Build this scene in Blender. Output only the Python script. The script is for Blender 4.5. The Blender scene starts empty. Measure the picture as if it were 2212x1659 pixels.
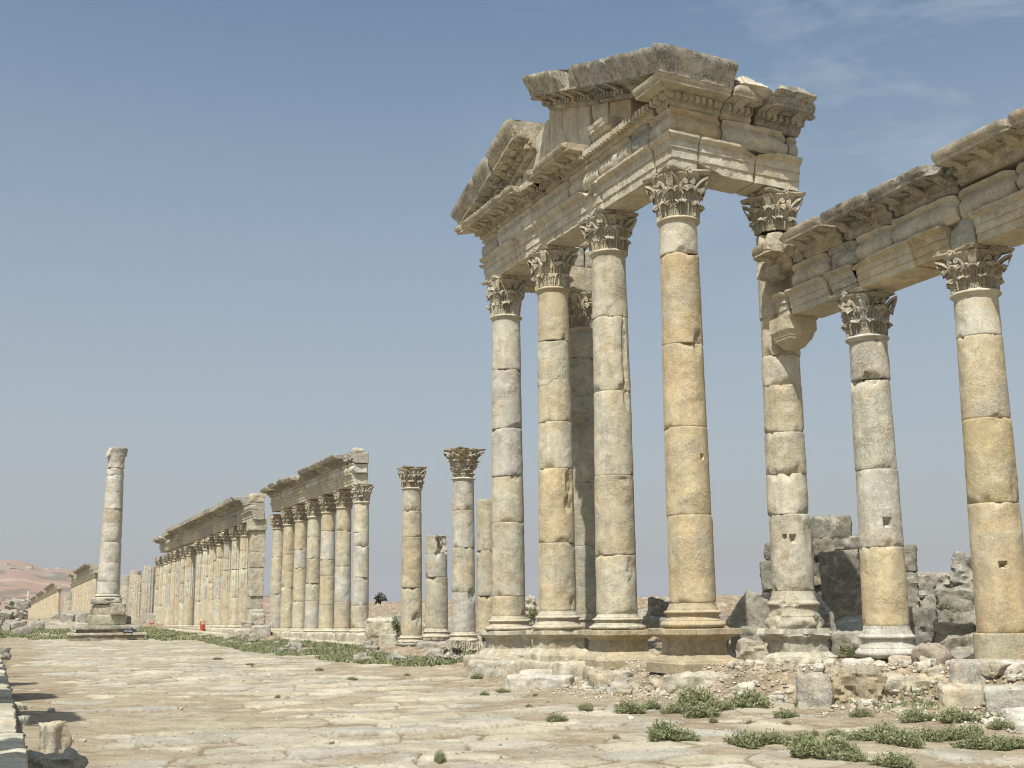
import bpy, math, random
import numpy as np
from mathutils import Vector, Matrix, Quaternion

random.seed(7)
rng = np.random.default_rng(11)
sc = bpy.context.scene
COL = sc.collection

# ------------------------------------------------------------------ camera
IW, IH, FPX = 2212.0, 1659.0, 2560.0            # photo frame units, focal length in them
PITCH, YAW, ROLL, EYE = 0.1894, 0.3914, -0.0087, 1.7
s_, c_ = math.sin(YAW), math.cos(YAW)
sp_, cp_ = math.sin(PITCH), math.cos(PITCH)
sr_, cr_ = math.sin(ROLL), math.cos(ROLL)
v_r = np.array([c_, -s_, 0.0])
v_f = np.array([s_ * cp_, c_ * cp_, sp_])
v_u = np.array([-s_ * sp_, -c_ * sp_, cp_])
cam_r = cr_ * v_r + sr_ * v_u
cam_u = -sr_ * v_r + cr_ * v_u
cd = bpy.data.cameras.new("camera")
cam = bpy.data.objects.new("camera", cd)
COL.objects.link(cam)
cd.sensor_width = 36.0
cd.lens = 36.0 * FPX / IW
cd.clip_start = 0.1
cd.clip_end = 20000
M4 = Matrix(((cam_r[0], cam_u[0], -v_f[0], 0), (cam_r[1], cam_u[1], -v_f[1], 0),
             (cam_r[2], cam_u[2], -v_f[2], EYE), (0, 0, 0, 1)))
cam.matrix_world = M4
sc.camera = cam

# ------------------------------------------------------------------ sky + sun
SUN_EL = 57.0
SUN_H = Vector((-0.69, -0.724, 0)).normalized()      # horizontal direction towards the sun
world = bpy.data.worlds.new("World")
sc.world = world
world.use_nodes = True
wn, wl = world.node_tree.nodes, world.node_tree.links
wn.clear()
out = wn.new("ShaderNodeOutputWorld")
bg = wn.new("ShaderNodeBackground")
sky = wn.new("ShaderNodeTexSky")
sky.sky_type = 'NISHITA'
sky.sun_disc = False
sky.sun_elevation = math.radians(SUN_EL)
sky.sun_rotation = math.atan2(SUN_H.x, SUN_H.y)
sky.altitude = 200
sky.air_density = 1.0
sky.dust_density = 2.2
sky.ozone_density = 1.5
hs = wn.new("ShaderNodeHueSaturation")
hs.inputs['Saturation'].default_value = 1.0
hs.inputs['Value'].default_value = 1.0
wl.new(sky.outputs[0], hs.inputs['Color'])
# dusty air near the horizon and thin cirrus, both by direction
geo = wn.new("ShaderNodeTexCoord")
sep = wn.new("ShaderNodeSeparateXYZ")
wl.new(geo.outputs['Generated'], sep.inputs[0])
mr = wn.new("ShaderNodeMapRange")
mr.inputs['From Min'].default_value = 0.0
mr.inputs['From Max'].default_value = 0.50
mr.inputs['To Min'].default_value = 0.92
mr.inputs['To Max'].default_value = 0.0
wl.new(sep.outputs['Z'], mr.inputs['Value'])
mxh = wn.new("ShaderNodeMixRGB")
mxh.inputs['Color2'].default_value = (3.32, 3.20, 3.66, 1)
wl.new(mr.outputs[0], mxh.inputs['Fac'])
wl.new(hs.outputs[0], mxh.inputs['Color1'])
mp = wn.new("ShaderNodeMapping")
mp.inputs['Scale'].default_value = (3.2, 3.2, 9.0)
mp.inputs['Rotation'].default_value = (0.0, 0.45, 0.5)
wl.new(geo.outputs['Generated'], mp.inputs['Vector'])
cn = wn.new("ShaderNodeTexNoise")
cn.inputs['Scale'].default_value = 1.7
cn.inputs['Detail'].default_value = 9
cn.inputs['Roughness'].default_value = 0.6
cn.inputs['Distortion'].default_value = 0.6
wl.new(mp.outputs[0], cn.inputs['Vector'])
cr = wn.new("ShaderNodeMapRange")
cr.inputs['From Min'].default_value = 0.47
cr.inputs['From Max'].default_value = 0.76
cr.inputs['To Max'].default_value = 0.50
wl.new(cn.outputs[0], cr.inputs['Value'])
cm = wn.new("ShaderNodeMapRange")            # the cirrus lies towards the right (east) of the view
cm.inputs['From Min'].default_value = 0.30
cm.inputs['From Max'].default_value = 0.62
wl.new(sep.outputs['X'], cm.inputs['Value'])
cmul = wn.new("ShaderNodeMath")
cmul.operation = 'MULTIPLY'
wl.new(cr.outputs[0], cmul.inputs[0])
wl.new(cm.outputs[0], cmul.inputs[1])
mxc = wn.new("ShaderNodeMixRGB")
mxc.inputs['Color2'].default_value = (5.2, 5.4, 6.2, 1)
cz = wn.new("ShaderNodeMapRange")
cz.inputs['From Min'].default_value = 0.22
cz.inputs['From Max'].default_value = 0.40
wl.new(sep.outputs['Z'], cz.inputs['Value'])
cmul2 = wn.new("ShaderNodeMath")
cmul2.operation = 'MULTIPLY'
wl.new(cmul.outputs[0], cmul2.inputs[0])
wl.new(cz.outputs[0], cmul2.inputs[1])
wl.new(cmul2.outputs[0], mxc.inputs['Fac'])
wl.new(mxh.outputs[0], mxc.inputs['Color1'])
gm = wn.new('ShaderNodeMixRGB')
gm.blend_type = 'MULTIPLY'
gm.inputs[0].default_value = 1.0
gm.inputs[2].default_value = (1.0, 1.055, 0.965, 1)
wl.new(mxc.outputs[0], gm.inputs[1])
wl.new(gm.outputs[0], bg.inputs[0])
bg.inputs[1].default_value = 0.115
wl.new(bg.outputs[0], out.inputs[0])

sd = bpy.data.lights.new("sun", 'SUN')
sd.energy = 5.0
sd.angle = math.radians(0.53)
sd.color = (1.0, 0.955, 0.87)
sun = bpy.data.objects.new("sun", sd)
COL.objects.link(sun)
ce = math.cos(math.radians(SUN_EL))
sdir = Vector((SUN_H.x * ce, SUN_H.y * ce, math.sin(math.radians(SUN_EL))))
sun.rotation_euler = sdir.to_track_quat('Z', 'Y').to_euler()
sun.location = (-20, -20, 40)

sc.cycles.use_denoising = True
sc.cycles.denoiser = 'OPENIMAGEDENOISE'
sc.cycles.denoising_prefilter = 'ACCURATE'
sc.cycles.filter_width = 1.15
sc.view_settings.view_transform = 'Standard'
sc.view_settings.look = 'None'
sc.view_settings.exposure = 0.20
sc.view_settings.gamma = 1.0

# ------------------------------------------------------------------ placing helpers (a point of the photo to a point of the place)
def ray(px, py):
    u, v = px - IW / 2, py - IH / 2
    d = v_f + cam_r * (u / FPX) - cam_u * (v / FPX)
    return d

def on_x(px, py, X):
    d = ray(px, py); t = X / d[0]
    return np.array([X, d[1] * t, d[2] * t + EYE])

def on_y(px, py, Y):
    d = ray(px, py); t = Y / d[1]
    return np.array([d[0] * t, Y, d[2] * t + EYE])

def on_z(px, py, Z):
    d = ray(px, py); t = (Z - EYE) / d[2]
    return np.array([d[0] * t, d[1] * t, Z])

def z_at(X, Y, py):
    """height at which the vertical through (X, Y) crosses photo row py"""
    lo, hi = -3.0, 25.0
    for _ in range(40):
        m = (lo + hi) / 2
        P = np.array([X, Y, m - EYE])
        q = IH / 2 - FPX * (P @ cam_u) / (P @ v_f)
        if q > py: lo = m
        else: hi = m
    return m

# ------------------------------------------------------------------ noise
def _h(ix, iy, iz, seed):
    n = (ix * 374761393 + iy * 668265263 + iz * 2147483647 + seed * 1274126177) & 0xFFFFFFFF
    n = ((n ^ (n >> 13)) * 1274126177) & 0xFFFFFFFF
    n = ((n ^ (n >> 16)) * 2246822519) & 0xFFFFFFFF
    return ((n ^ (n >> 15)) & 0xFFFFFF) / float(0xFFFFFF)

def vnoise(p, seed=0):
    p = np.asarray(p, float)
    i = np.floor(p).astype(np.int64); f = p - i
    f = f * f * f * (f * (f * 6 - 15) + 10)
    x, y, z = i[:, 0], i[:, 1], i[:, 2]
    r = 0
    for dx in (0, 1):
        wx = f[:, 0] if dx else 1 - f[:, 0]
        for dy in (0, 1):
            wy = f[:, 1] if dy else 1 - f[:, 1]
            for dz in (0, 1):
                wz = f[:, 2] if dz else 1 - f[:, 2]
                r = r + wx * wy * wz * _h(x + dx, y + dy, z + dz, seed)
    return r * 2 - 1

def fbm(p, octv=4, seed=0, gain=0.5):
    p = np.asarray(p, float); a = 1.0; r = 0; t = 0
    for k in range(octv):
        r = r + a * vnoise(p * (2.03 ** k) + 17.3 * k, seed + k * 13); t += a; a *= gain
    return r / t

def sstep(a, b, x):
    t = np.clip((x - a) / (b - a), 0, 1)
    return t * t * (3 - 2 * t)

# ------------------------------------------------------------------ mesh + object helpers
def mesh_from(name, V, Fc, mat=None, tint=None, lichen=0.0, smooth=True, sharp=38):
    """Fc: list of faces or (n,4) int array. tint: rgb, or (n,3) per vertex; lichen goes in alpha."""
    me = bpy.data.meshes.new(name)
    V = np.asarray(V, np.float32)
    if isinstance(Fc, np.ndarray):
        me.vertices.add(len(V)); me.vertices.foreach_set('co', V.ravel())
        nf, k = Fc.shape
        me.loops.add(nf * k); me.loops.foreach_set('vertex_index', Fc.astype(np.int32).ravel())
        me.polygons.add(nf); me.polygons.foreach_set('loop_start', np.arange(0, nf * k, k, dtype=np.int32))
        me.update(calc_edges=True)
    else:
        me.from_pydata([tuple(map(float, v)) for v in V], [], [tuple(map(int, f)) for f in Fc])
    me.validate(verbose=False)
    if tint is not None:
        at = me.color_attributes.new('tint', 'FLOAT_COLOR', 'POINT')
        n = len(me.vertices)
        c = np.ones((n, 4), np.float32)
        c[:, :3] = np.asarray(tint, np.float32)
        if mat is not None and mat.name.startswith('limestone'):
            c[:, 1] = np.minimum(c[:, 1], .885 * c[:, 0]); c[:, 2] = np.minimum(c[:, 2], .745 * c[:, 0])
        c[:, 3] = lichen
        at.data.foreach_set('color', c.ravel())
    if smooth:
        me.polygons.foreach_set('use_smooth', np.ones(len(me.polygons), bool))
        if sharp:
            me.set_sharp_from_angle(angle=math.radians(sharp))
    me.update()
    if mat is not None: me.materials.append(mat)
    return me

def obj(name, me, parent=None, loc=(0, 0, 0), rot=(0, 0, 0), scale=(1, 1, 1)):
    o = bpy.data.objects.new(name, me)
    COL.objects.link(o)
    o.location = loc; o.rotation_euler = rot; o.scale = scale
    if parent is not None: o.parent = parent
    return o

def tag(o, label, cat, group=None, kind=None):
    o['label'] = label; o['category'] = cat
    if group: o['group'] = group
    o['kind'] = kind or 'thing'
    return o

def thing(name, label, cat, loc, rz=0.0, group=None):
    o = bpy.data.objects.new(name, None)
    o.empty_display_size = 0.2
    COL.objects.link(o)
    o.location = loc; o.rotation_euler = (0, 0, rz)
    return tag(o, label, cat, group)

class MB:
    """collects vertices and faces"""
    def __init__(s): s.V = []; s.F = []; s.n = 0
    def add(s, V, Fc):
        V = np.asarray(V, float)
        s.V.append(V); s.F += [tuple(int(i) + s.n for i in f) for f in Fc]; s.n += len(V)
    def grid(s, G, closeu=False, closev=False):
        G = np.asarray(G, float); a, b = G.shape[:2]
        f = []
        for i in range(a if closeu else a - 1):
            for j in range(b if closev else b - 1):
                i2, j2 = (i + 1) % a, (j + 1) % b
                f.append((i * b + j, i2 * b + j, i2 * b + j2, i * b + j2))
        s.add(G.reshape(-1, 3), f)
    def box(s, c, d, R=None):
        h = np.asarray(d, float) / 2
        P = np.array([[x, y, z] for x in (-1, 1) for y in (-1, 1) for z in (-1, 1)], float) * h
        if R is not None: P = P @ np.asarray(R).T
        s.add(P + np.asarray(c, float), [(0, 1, 3, 2), (4, 6, 7, 5), (0, 4, 5, 1), (2, 3, 7, 6), (0, 2, 6, 4), (1, 5, 7, 3)])
    def arr(s): return np.vstack(s.V)

# ------------------------------------------------------------------ materials
def nd(nt, typ, **kw):
    n = nt.nodes.new(typ)
    for k, v in kw.items():
        if k in n.inputs: n.inputs[k].default_value = v
        else: setattr(n, k, v)
    return n

def stone_material(name, warm=(0.45, 0.315, 0.18), warm_amt=0.55, bump=1.0, scale=1.0, rough=0.92, dirt=(0.27, 0.225, 0.165), gain=(1.19, 1.285, 1.33), wh_amt=.35):
    m = bpy.data.materials.new(name); m.use_nodes = True
    nt = m.node_tree; L = nt.links; N = nt.nodes
    bs = N['Principled BSDF']
    bs.inputs['Roughness'].default_value = rough
    bs.inputs['Specular IOR Level'].default_value = 0.15
    tc = nd(nt, 'ShaderNodeTexCoord'); oi = nd(nt, 'ShaderNodeObjectInfo')
    off = nd(nt, 'ShaderNodeVectorMath', operation='SCALE'); off.inputs[0].default_value = (37.1, 19.7, 53.3)
    L.new(oi.outputs['Random'], off.inputs['Scale'])
    vec = nd(nt, 'ShaderNodeVectorMath', operation='ADD')
    L.new(tc.outputs['Object'], vec.inputs[0]); L.new(off.outputs[0], vec.inputs[1])
    at = nd(nt, 'ShaderNodeAttribute', attribute_name='tint')
    def noise(sca, det=6, ro=0.6, dist=0.0, v=vec):
        n = nd(nt, 'ShaderNodeTexNoise', Scale=sca * scale, Detail=det, Roughness=ro, Distortion=dist)
        L.new(v.outputs[0], n.inputs['Vector']); return n
    def rng_(n, a, b, c=0.0, d=1.0):
        r = nd(nt, 'ShaderNodeMapRange'); r.inputs['From Min'].default_value = a; r.inputs['From Max'].default_value = b
        r.inputs['To Min'].default_value = c; r.inputs['To Max'].default_value = d
        L.new(n.outputs[0], r.inputs['Value']); return r
    def mul(a, b):
        q = nd(nt, 'ShaderNodeMath', operation='MULTIPLY'); L.new(a, q.inputs[0])
        if isinstance(b, float): q.inputs[1].default_value = b
        else: L.new(b, q.inputs[1])
        return q
    def mix(c1, c2, f, mode='MIX'):
        x = nd(nt, 'ShaderNodeMixRGB', blend_type=mode)
        if isinstance(f, float): x.inputs[0].default_value = f
        else: L.new(f, x.inputs[0])
        L.new(c1, x.inputs[1])
        if isinstance(c2, tuple): x.inputs[2].default_value = c2 + (1,)
        else: L.new(c2, x.inputs[2])
        return x
    # big warm patches
    w = rng_(noise(1.5, 6, 0.66, 0.7), 0.47, 0.63, 0, warm_amt)
    c = mix(at.outputs['Color'], warm, w.outputs[0])
    gw = rng_(noise(0.8, 6, 0.66, 0.8), 0.50, 0.64, 0, 0.45)
    c = mix(c.outputs[0], (0.36, 0.335, 0.28), gw.outputs[0])
    # stretched vertical streaks
    st = nd(nt, 'ShaderNodeMapping'); st.inputs['Scale'].default_value = (5.0, 5.0, 0.7); L.new(vec.outputs[0], st.inputs['Vector'])
    sk = rng_(noise(1.0, 5, 0.6, 0.3, st), 0.48, 0.70, 0, 0.48)
    c = mix(c.outputs[0], dirt, sk.outputs[0])
    # medium mottling
    mo = rng_(noise(5.0, 8, 0.72), 0.28, 0.72, 0.80, 1.18)
    c2 = nd(nt, 'ShaderNodeMixRGB', blend_type='MULTIPLY'); c2.inputs[0].default_value = 1.0
    L.new(c.outputs[0], c2.inputs[1]); L.new(mo.outputs[0], c2.inputs[2])
    fi = rng_(noise(38.0, 5, 0.75), 0.30, 0.70, 0.74, 1.20)
    c2b = nd(nt, 'ShaderNodeMixRGB', blend_type='MULTIPLY'); c2b.inputs[0].default_value = 1.0
    L.new(c2.outputs[0], c2b.inputs[1]); L.new(fi.outputs[0], c2b.inputs[2]); c2 = c2b
    # white worn patches
    wh = rng_(noise(2.3, 7, 0.7, 0.8), 0.58 - .06 * (wh_amt > .5), 0.68, 0, wh_amt)
    c3 = mix(c2.outputs[0], (0.56, 0.51, 0.43), wh.outputs[0])
    # grey-black lichen, amount from the alpha of the tint
    li1 = rng_(noise(2.6, 7, 0.65, 0.6), 0.38, 0.56)
    li2 = rng_(noise(26.0, 4, 0.7), 0.38, 0.60)
    li = mul(li1.outputs[0], li2.outputs[0]); lf = mul(li.outputs[0], at.outputs['Alpha'])
    c4 = mix(c3.outputs[0], (0.105, 0.096, 0.076), lf.outputs[0])
    # pits
    pv = nd(nt, 'ShaderNodeTexVoronoi', Scale=27.0 * scale); L.new(vec.outputs[0], pv.inputs['Vector'])
    pm = rng_(noise(2.6, 4, 0.6), 0.44, 0.60)
    pd = nd(nt, 'ShaderNodeMapRange'); pd.inputs['From Min'].default_value = 0.08; pd.inputs['From Max'].default_value = 0.24
    pd.inputs['To Min'].default_value = 1.0; pd.inputs['To Max'].default_value = 0.0
    L.new(pv.outputs['Distance'], pd.inputs['Value'])
    pit = mul(pd.outputs[0], pm.outputs[0])
    pit2 = mul(pit.outputs[0], 0.62)
    c5 = mix(c4.outputs[0], (0.13, 0.10, 0.07), pit2.outputs[0])
    # hairline cracks
    ck = nd(nt, 'ShaderNodeMath', operation='SUBTRACT'); ck.inputs[1].default_value = 0.5; L.new(noise(1.7, 4, 0.55, 0.4).outputs[0], ck.inputs[0])
    ca = nd(nt, 'ShaderNodeMath', operation='ABSOLUTE'); L.new(ck.outputs[0], ca.inputs[0])
    cm_ = rng_(ca, 0.0, 0.005, 1.0, 0.0); cg = rng_(noise(0.9, 2, 0.5), 0.55, 0.60)
    crk = mul(cm_.outputs[0], cg.outputs[0]); crk2 = mul(crk.outputs[0], 0.6)
    c5 = mix(c5.outputs[0], (0.10, 0.08, 0.06), crk2.outputs[0])
    gn = nd(nt, 'ShaderNodeMixRGB', blend_type='MULTIPLY'); gn.inputs[0].default_value = 1.0; gn.inputs[2].default_value = gain + (1,)
    L.new(c5.outputs[0], gn.inputs[1])
    L.new(gn.outputs[0], bs.inputs['Base Color'])
    # bump
    b1 = noise(17.0, 9, 0.78); b2 = noise(3.0, 6, 0.62)
    ad = nd(nt, 'ShaderNodeMath', operation='MULTIPLY_ADD'); ad.inputs[1].default_value = 0.9
    L.new(b2.outputs[0], ad.inputs[0]); L.new(b1.outputs[0], ad.inputs[2])
    sb = nd(nt, 'ShaderNodeMath', operation='MULTIPLY_ADD'); sb.inputs[1].default_value = -0.9
    L.new(pit.outputs[0], sb.inputs[0]); L.new(ad.outputs[0], sb.inputs[2])
    rgh = rng_(noise(1.3, 3, 0.5), 0.42, 0.60, 0.35, 1.5)
    sb2 = mul(sb.outputs[0], rgh.outputs[0])
    bp = nd(nt, 'ShaderNodeBump', Strength=0.55 * bump, Distance=0.05)
    L.new(sb2.outputs[0], bp.inputs['Height']); L.new(bp.outputs[0], bs.inputs['Normal'])
    return m

STONE = stone_material('limestone')
GREY = stone_material('grey_limestone', warm=(0.34, 0.29, 0.21), warm_amt=0.35, bump=1.25, dirt=(0.17, 0.16, 0.14), gain=(1.10, 1.09, 1.03), wh_amt=.75)
FAR = stone_material('far_limestone', scale=0.35, bump=0.8)

def ground_material():
    m = bpy.data.materials.new('street_ground'); m.use_nodes = True
    nt = m.node_tree; L = nt.links; bs = nt.nodes['Principled BSDF']
    bs.inputs['Roughness'].default_value = 0.95; bs.inputs['Specular IOR Level'].default_value = 0.1
    g = nd(nt, 'ShaderNodeNewGeometry')
    at = nd(nt, 'ShaderNodeAttribute', attribute_name='tint')
    def noise(s, d, r):
        n = nd(nt, 'ShaderNodeTexNoise', Scale=s, Detail=d, Roughness=r); L.new(g.outputs['Position'], n.inputs['Vector']); return n
    n1 = noise(2.2, 8, 0.7); n2 = noise(16.0, 6, 0.75)
    r1 = nd(nt, 'ShaderNodeMapRange'); r1.inputs['From Min'].default_value = 0.3; r1.inputs['From Max'].default_value = 0.7
    r1.inputs['To Min'].default_value = 0.78; r1.inputs['To Max'].default_value = 1.2; L.new(n1.outputs[0], r1.inputs['Value'])
    r2 = nd(nt, 'ShaderNodeMapRange'); r2.inputs['From Min'].default_value = 0.3; r2.inputs['From Max'].default_value = 0.7
    r2.inputs['To Min'].default_value = 0.80; r2.inputs['To Max'].default_value = 1.18; L.new(n2.outputs[0], r2.inputs['Value'])
    a = nd(nt, 'ShaderNodeMath', operation='MULTIPLY'); L.new(r1.outputs[0], a.inputs[0]); L.new(r2.outputs[0], a.inputs[1])
    x = nd(nt, 'ShaderNodeMixRGB', blend_type='MULTIPLY'); x.inputs[0].default_value = 1
    L.new(at.outputs['Color'], x.inputs[1]); L.new(a.outputs[0], x.inputs[2])
    L.new(x.outputs[0], bs.inputs['Base Color'])
    bp = nd(nt, 'ShaderNodeBump', Strength=0.6, Distance=0.03); L.new(n2.outputs[0], bp.inputs['Height'])
    L.new(bp.outputs[0], bs.inputs['Normal'])
    return m

def plain_material(name, col, rough=0.8, var=0.25, scale=3.0):
    m = bpy.data.materials.new(name); m.use_nodes = True
    nt = m.node_tree; L = nt.links; bs = nt.nodes['Principled BSDF']
    bs.inputs['Roughness'].default_value = rough
    tc = nd(nt, 'ShaderNodeTexCoord'); n = nd(nt, 'ShaderNodeTexNoise', Scale=scale, Detail=5)
    L.new(tc.outputs['Object'], n.inputs['Vector'])
    r = nd(nt, 'ShaderNodeMapRange'); r.inputs['From Min'].default_value = 0.3; r.inputs['From Max'].default_value = 0.7
    r.inputs['To Min'].default_value = 1 - var; r.inputs['To Max'].default_value = 1 + var
    L.new(n.outputs[0], r.inputs['Value'])
    x = nd(nt, 'ShaderNodeMixRGB', blend_type='MULTIPLY'); x.inputs[0].default_value = 1
    x.inputs[1].default_value = tuple(col) + (1,); L.new(r.outputs[0], x.inputs[2])
    L.new(x.outputs[0], bs.inputs['Base Color'])
    return m

def leaf_material(name):
    m = bpy.data.materials.new(name); m.use_nodes = True
    nt = m.node_tree; L = nt.links; bs = nt.nodes['Principled BSDF']
    bs.inputs['Roughness'].default_value = 0.75; bs.inputs['Specular IOR Level'].default_value = 0.2
    at = nd(nt, 'ShaderNodeAttribute', attribute_name='tint')
    L.new(at.outputs['Color'], bs.inputs['Base Color'])
    return m
LEAF = leaf_material('weed_leaf')

# ------------------------------------------------------------------ terrain
XE_Y = [-20, 14, 16, 17.5, 19, 20, 23, 23.8, 33, 36, 60, 400]
XE_X = [14.2, 14.2, 14.1, 13.9, 12.7, 12.2, 12.15, 12.4, 12.4, 12.9, 13.2, 13.2]
XE_W = [0.4, 0.4, 0.9, 1.2, 1.3, 1.1, 1.0, 0.3, 0.25, 0.4, 0.5, 0.5]
BK_Y = [-20, 15, 18, 20, 30, 36, 50, 400]
BK_Z = [0.50, 0.50, 0.45, 0.42, 0.40, 0.22, 0.15, 0.15]

def far_rise(Y): return 1.0 * sstep(90, 215, Y)

def hbase(x, y):
    x = np.asarray(x, float); y = np.asarray(y, float)
    P = np.stack([x, y, np.zeros_like(x)], -1).reshape(-1, 3)
    n1 = fbm(P * 0.13, 3, 5).reshape(x.shape); n2 = fbm(P * 0.7, 3, 9).reshape(x.shape)
    z = far_rise(y) + 0.05 * n1 + 0.015 * n2
    xe = np.interp(y, XE_Y, XE_X) + 0.30 * n2; xw = np.interp(y, XE_Y, XE_W)
    bk = np.interp(y, BK_Y, BK_Z)
    up = sstep(-1, 0.25, (x - xe) / xw)
    near = 1 - sstep(150, 300, y)
    z = z + (bk + 0.10 * n2 + 0.05 * n1) * up
    # rubble field behind the right row, rising to a low ridge
    fld = 0.35 * sstep(16.5, 20, x) + 1.95 * sstep(19, 50, x + 3 * n1) - 3.0 * sstep(75, 160, x)
    z = z + near * (fld + 0.18 * n2 * sstep(17, 20, x))
    # left side: ruined footway
    z = z + 0.30 * sstep(-0.15, -0.7, x) * (1 - sstep(50, 70, y)) * (1 + 0.5 * n2)
    return z

def slab_layer(x, y):
    """worn paving: nearest and second nearest jittered cell; returns (height, rgb, dirt mask)"""
    cx, cy = 1.12, 0.82
    wob = fbm(np.stack([x * 1.1, y * 1.1, 0 * x], -1), 3, 31)
    u = x / cx + 0.18 * wob; v = y / cy + 0.22 * fbm(np.stack([x * 0.9, y * 0.9, 0 * x + 4], -1), 2, 77)
    v0 = np.floor(v)
    best = np.full(x.shape, 9.0); sec = np.full(x.shape, 9.0); bid = np.zeros(x.shape, np.int64)
    for dj in (-1, 0, 1):
        for di in (-1, 0, 1):
            j = v0.astype(np.int64) + dj
            sh = 0.5 * (j & 1)
            i = np.floor(u + sh).astype(np.int64) + di
            px = i + 0.5 - sh + 0.62 * (_h(i, j, 0 * i, 3) - 0.5)
            py = j + 0.5 + 0.62 * (_h(i, j, 0 * i, 4) - 0.5)
            d = np.sqrt((u - px) ** 2 * 1.0 + (v - py) ** 2)
            idn = (i * 73856093) ^ (j * 19349663)
            m = d < best
            sec = np.where(m, best, np.minimum(sec, d)); bid = np.where(m, idn, bid); best = np.where(m, d, best)
    edge = sec - best
    hsh = _h(bid, bid * 0 + 1, bid * 0, 8); h2 = _h(bid, bid * 0 + 2, bid * 0, 9); h3 = _h(bid, bid * 0 + 3, bid * 0, 10); h4 = _h(bid, bid * 0 + 4, bid * 0, 12)
    P = np.stack([x, y, 0 * x], -1)
    worn = fbm(P * 1.6, 4, 21)
    tilt = (h2 - 0.5) * 0.035 * np.sin(u * 2.1) + (h3 - 0.5) * 0.045 * np.sin(v * 2.6)
    ed = edge + 0.05 * fbm(P * 5.0, 3, 88)
    z = 0.047 + (hsh - 0.5) * 0.055 + tilt - 0.075 * np.clip(1 - ed / 0.075, 0, 1) ** 1.5 + 0.030 * worn
    z -= 0.035 * np.clip(1 - np.abs(fbm(P * 0.9 + 7, 3, 91)) / 0.02, 0, 1)
    z += 0.014 * fbm(P * 5.0, 4, 26)
    col = np.stack([0.400 + 0.13 * (h2 - .5), 0.362 + 0.12 * (h2 - .5), 0.278 + 0.09 * (h2 - .5) + 0.03 * (h3 - .5)], -1)
    grey = sstep(0.66, 0.90, h4)[..., None] * 0.7
    col = col * (1 - grey) + np.array([0.34, 0.325, 0.28]) * grey
    col = col * (1 + 0.22 * worn[..., None])
    return z, col, edge

def surf(X, Y):
    """finished ground: height and colour at any points"""
    z = hbase(X, Y)
    n = len(X)
    dn = fbm(np.stack([X * 0.35, Y * 0.35, 0 * X], -1), 3, 41)
    dn2 = fbm(np.stack([X * 2.5, Y * 2.5, 0 * X], -1), 4, 43)
    xe = np.interp(Y, XE_Y, XE_X)
    d = np.hypot(X, Y)
    near = d < 190
    street = near & (X > -1.5) & (X < xe + 1.0)
    dirt_z = 0.036 + 0.055 * dn + 0.016 * dn2 + 0.10 * sstep(2.2, 0.2, xe - X) * (Y > 9) + 0.06 * sstep(1.6, 0.1, X)
    dirt_z = dirt_z + 0.03 * sstep(6.0, 1.0, xe - X)
    add = dirt_z.copy()
    col = np.zeros((n, 3))
    soil = np.array([0.27, 0.215, 0.145])
    soil2 = np.array([0.345, 0.292, 0.21])
    mixs = sstep(-0.3, 0.4, dn2 * 0.6 + dn)[:, None]
    col[:] = soil * (1 - mixs) + soil2 * mixs
    idx = np.where(street)[0]
    if len(idx):
        sz, scol, edge = slab_layer(X[idx], Y[idx])
        dz = dirt_z[idx]
        k = sstep(-0.014, 0.022, sz - dz)
        add[idx] = np.maximum(sz, dz)
        c = col[idx] * (1 - k[:, None]) + scol * k[:, None]
        # dusty joints stay dark in the gaps
        c *= (1 - 0.32 * np.exp(-np.maximum(edge, 0) / 0.04) * (0.4 + 0.6 * (1 - k)))[:, None]
        col[idx] = c
    # dry soil and grass far off
    fz = sstep(150, 400, d)[:, None]
    col = col * (1 - fz) + np.array([0.36, 0.285, 0.20]) * fz
    bank = ((X > xe - 1.3) & near)
    pebb = fbm(np.stack([X * 9, Y * 9, 0 * X], -1), 3, 57)
    add = add + np.where(bank, 0.07 * np.maximum(pebb, 0) + 0.13 * (0.5 - np.abs(fbm(np.stack([X * 2.2, Y * 2.2, 0 * X], -1), 5, 59))) + 0.06 * fbm(np.stack([X * 5, Y * 5, 0 * X], -1), 4, 58) - 0.06, 0)
    bk_ = (sstep(-1.2, -.2, X - xe) * near)[:, None] * .75
    col = col * (1 - bk_) + (np.array([.25, .195, .13]) * (1 + .6 * dn2[:, None] + .5 * pebb[:, None])) * bk_
    pale = sstep(0.15, 0.45, pebb)[:, None] * bank[:, None] * 0.45
    col = col * (1 - pale) + np.array([0.50, 0.44, 0.35]) * pale
    fade = 1 - sstep(110, 190, d)
    return z + add * fade + 0.02 * (1 - fade), col

def build_ground():
    A = np.radians(np.concatenate([np.arange(-180, -20, 8.0), np.arange(-20, -3, 0.5), np.arange(-3, 52, 0.066), np.arange(52, 76, 0.5), np.arange(76, 180, 8.0)]))
    R = np.concatenate([[0.0, 0.6], np.arange(1.5, 9, 0.5), 9.0 * np.exp(np.arange(0, math.log(150 / 9.0), 0.0032)), 150 * np.exp(np.arange(0.02, math.log(5000 / 150.0), 0.06))])
    AA, RR = np.meshgrid(A, R)
    X = (RR * np.sin(AA)).ravel(); Y = (RR * np.cos(AA)).ravel()
    z, col = surf(X, Y)
    V = np.stack([X, Y, z], -1)
    a, b = RR.shape
    I = np.arange(a * b).reshape(a, b)
    J = np.roll(I, -1, axis=1)
    Fq = np.stack([I[:-1], J[:-1], J[1:], I[1:]], -1).reshape(-1, 4)[:, ::-1]
    me = mesh_from('street', V, Fq, ground_material(), col, 0.0, True, None)
    o = obj('street', me); o['kind'] = 'structure'; o['label'] = 'worn pale paved street and dry earth around it'; o['category'] = 'street'
    return o
build_ground()

def gz(x, y):
    return float(hbase(np.array([x]), np.array([y]))[0])

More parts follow.
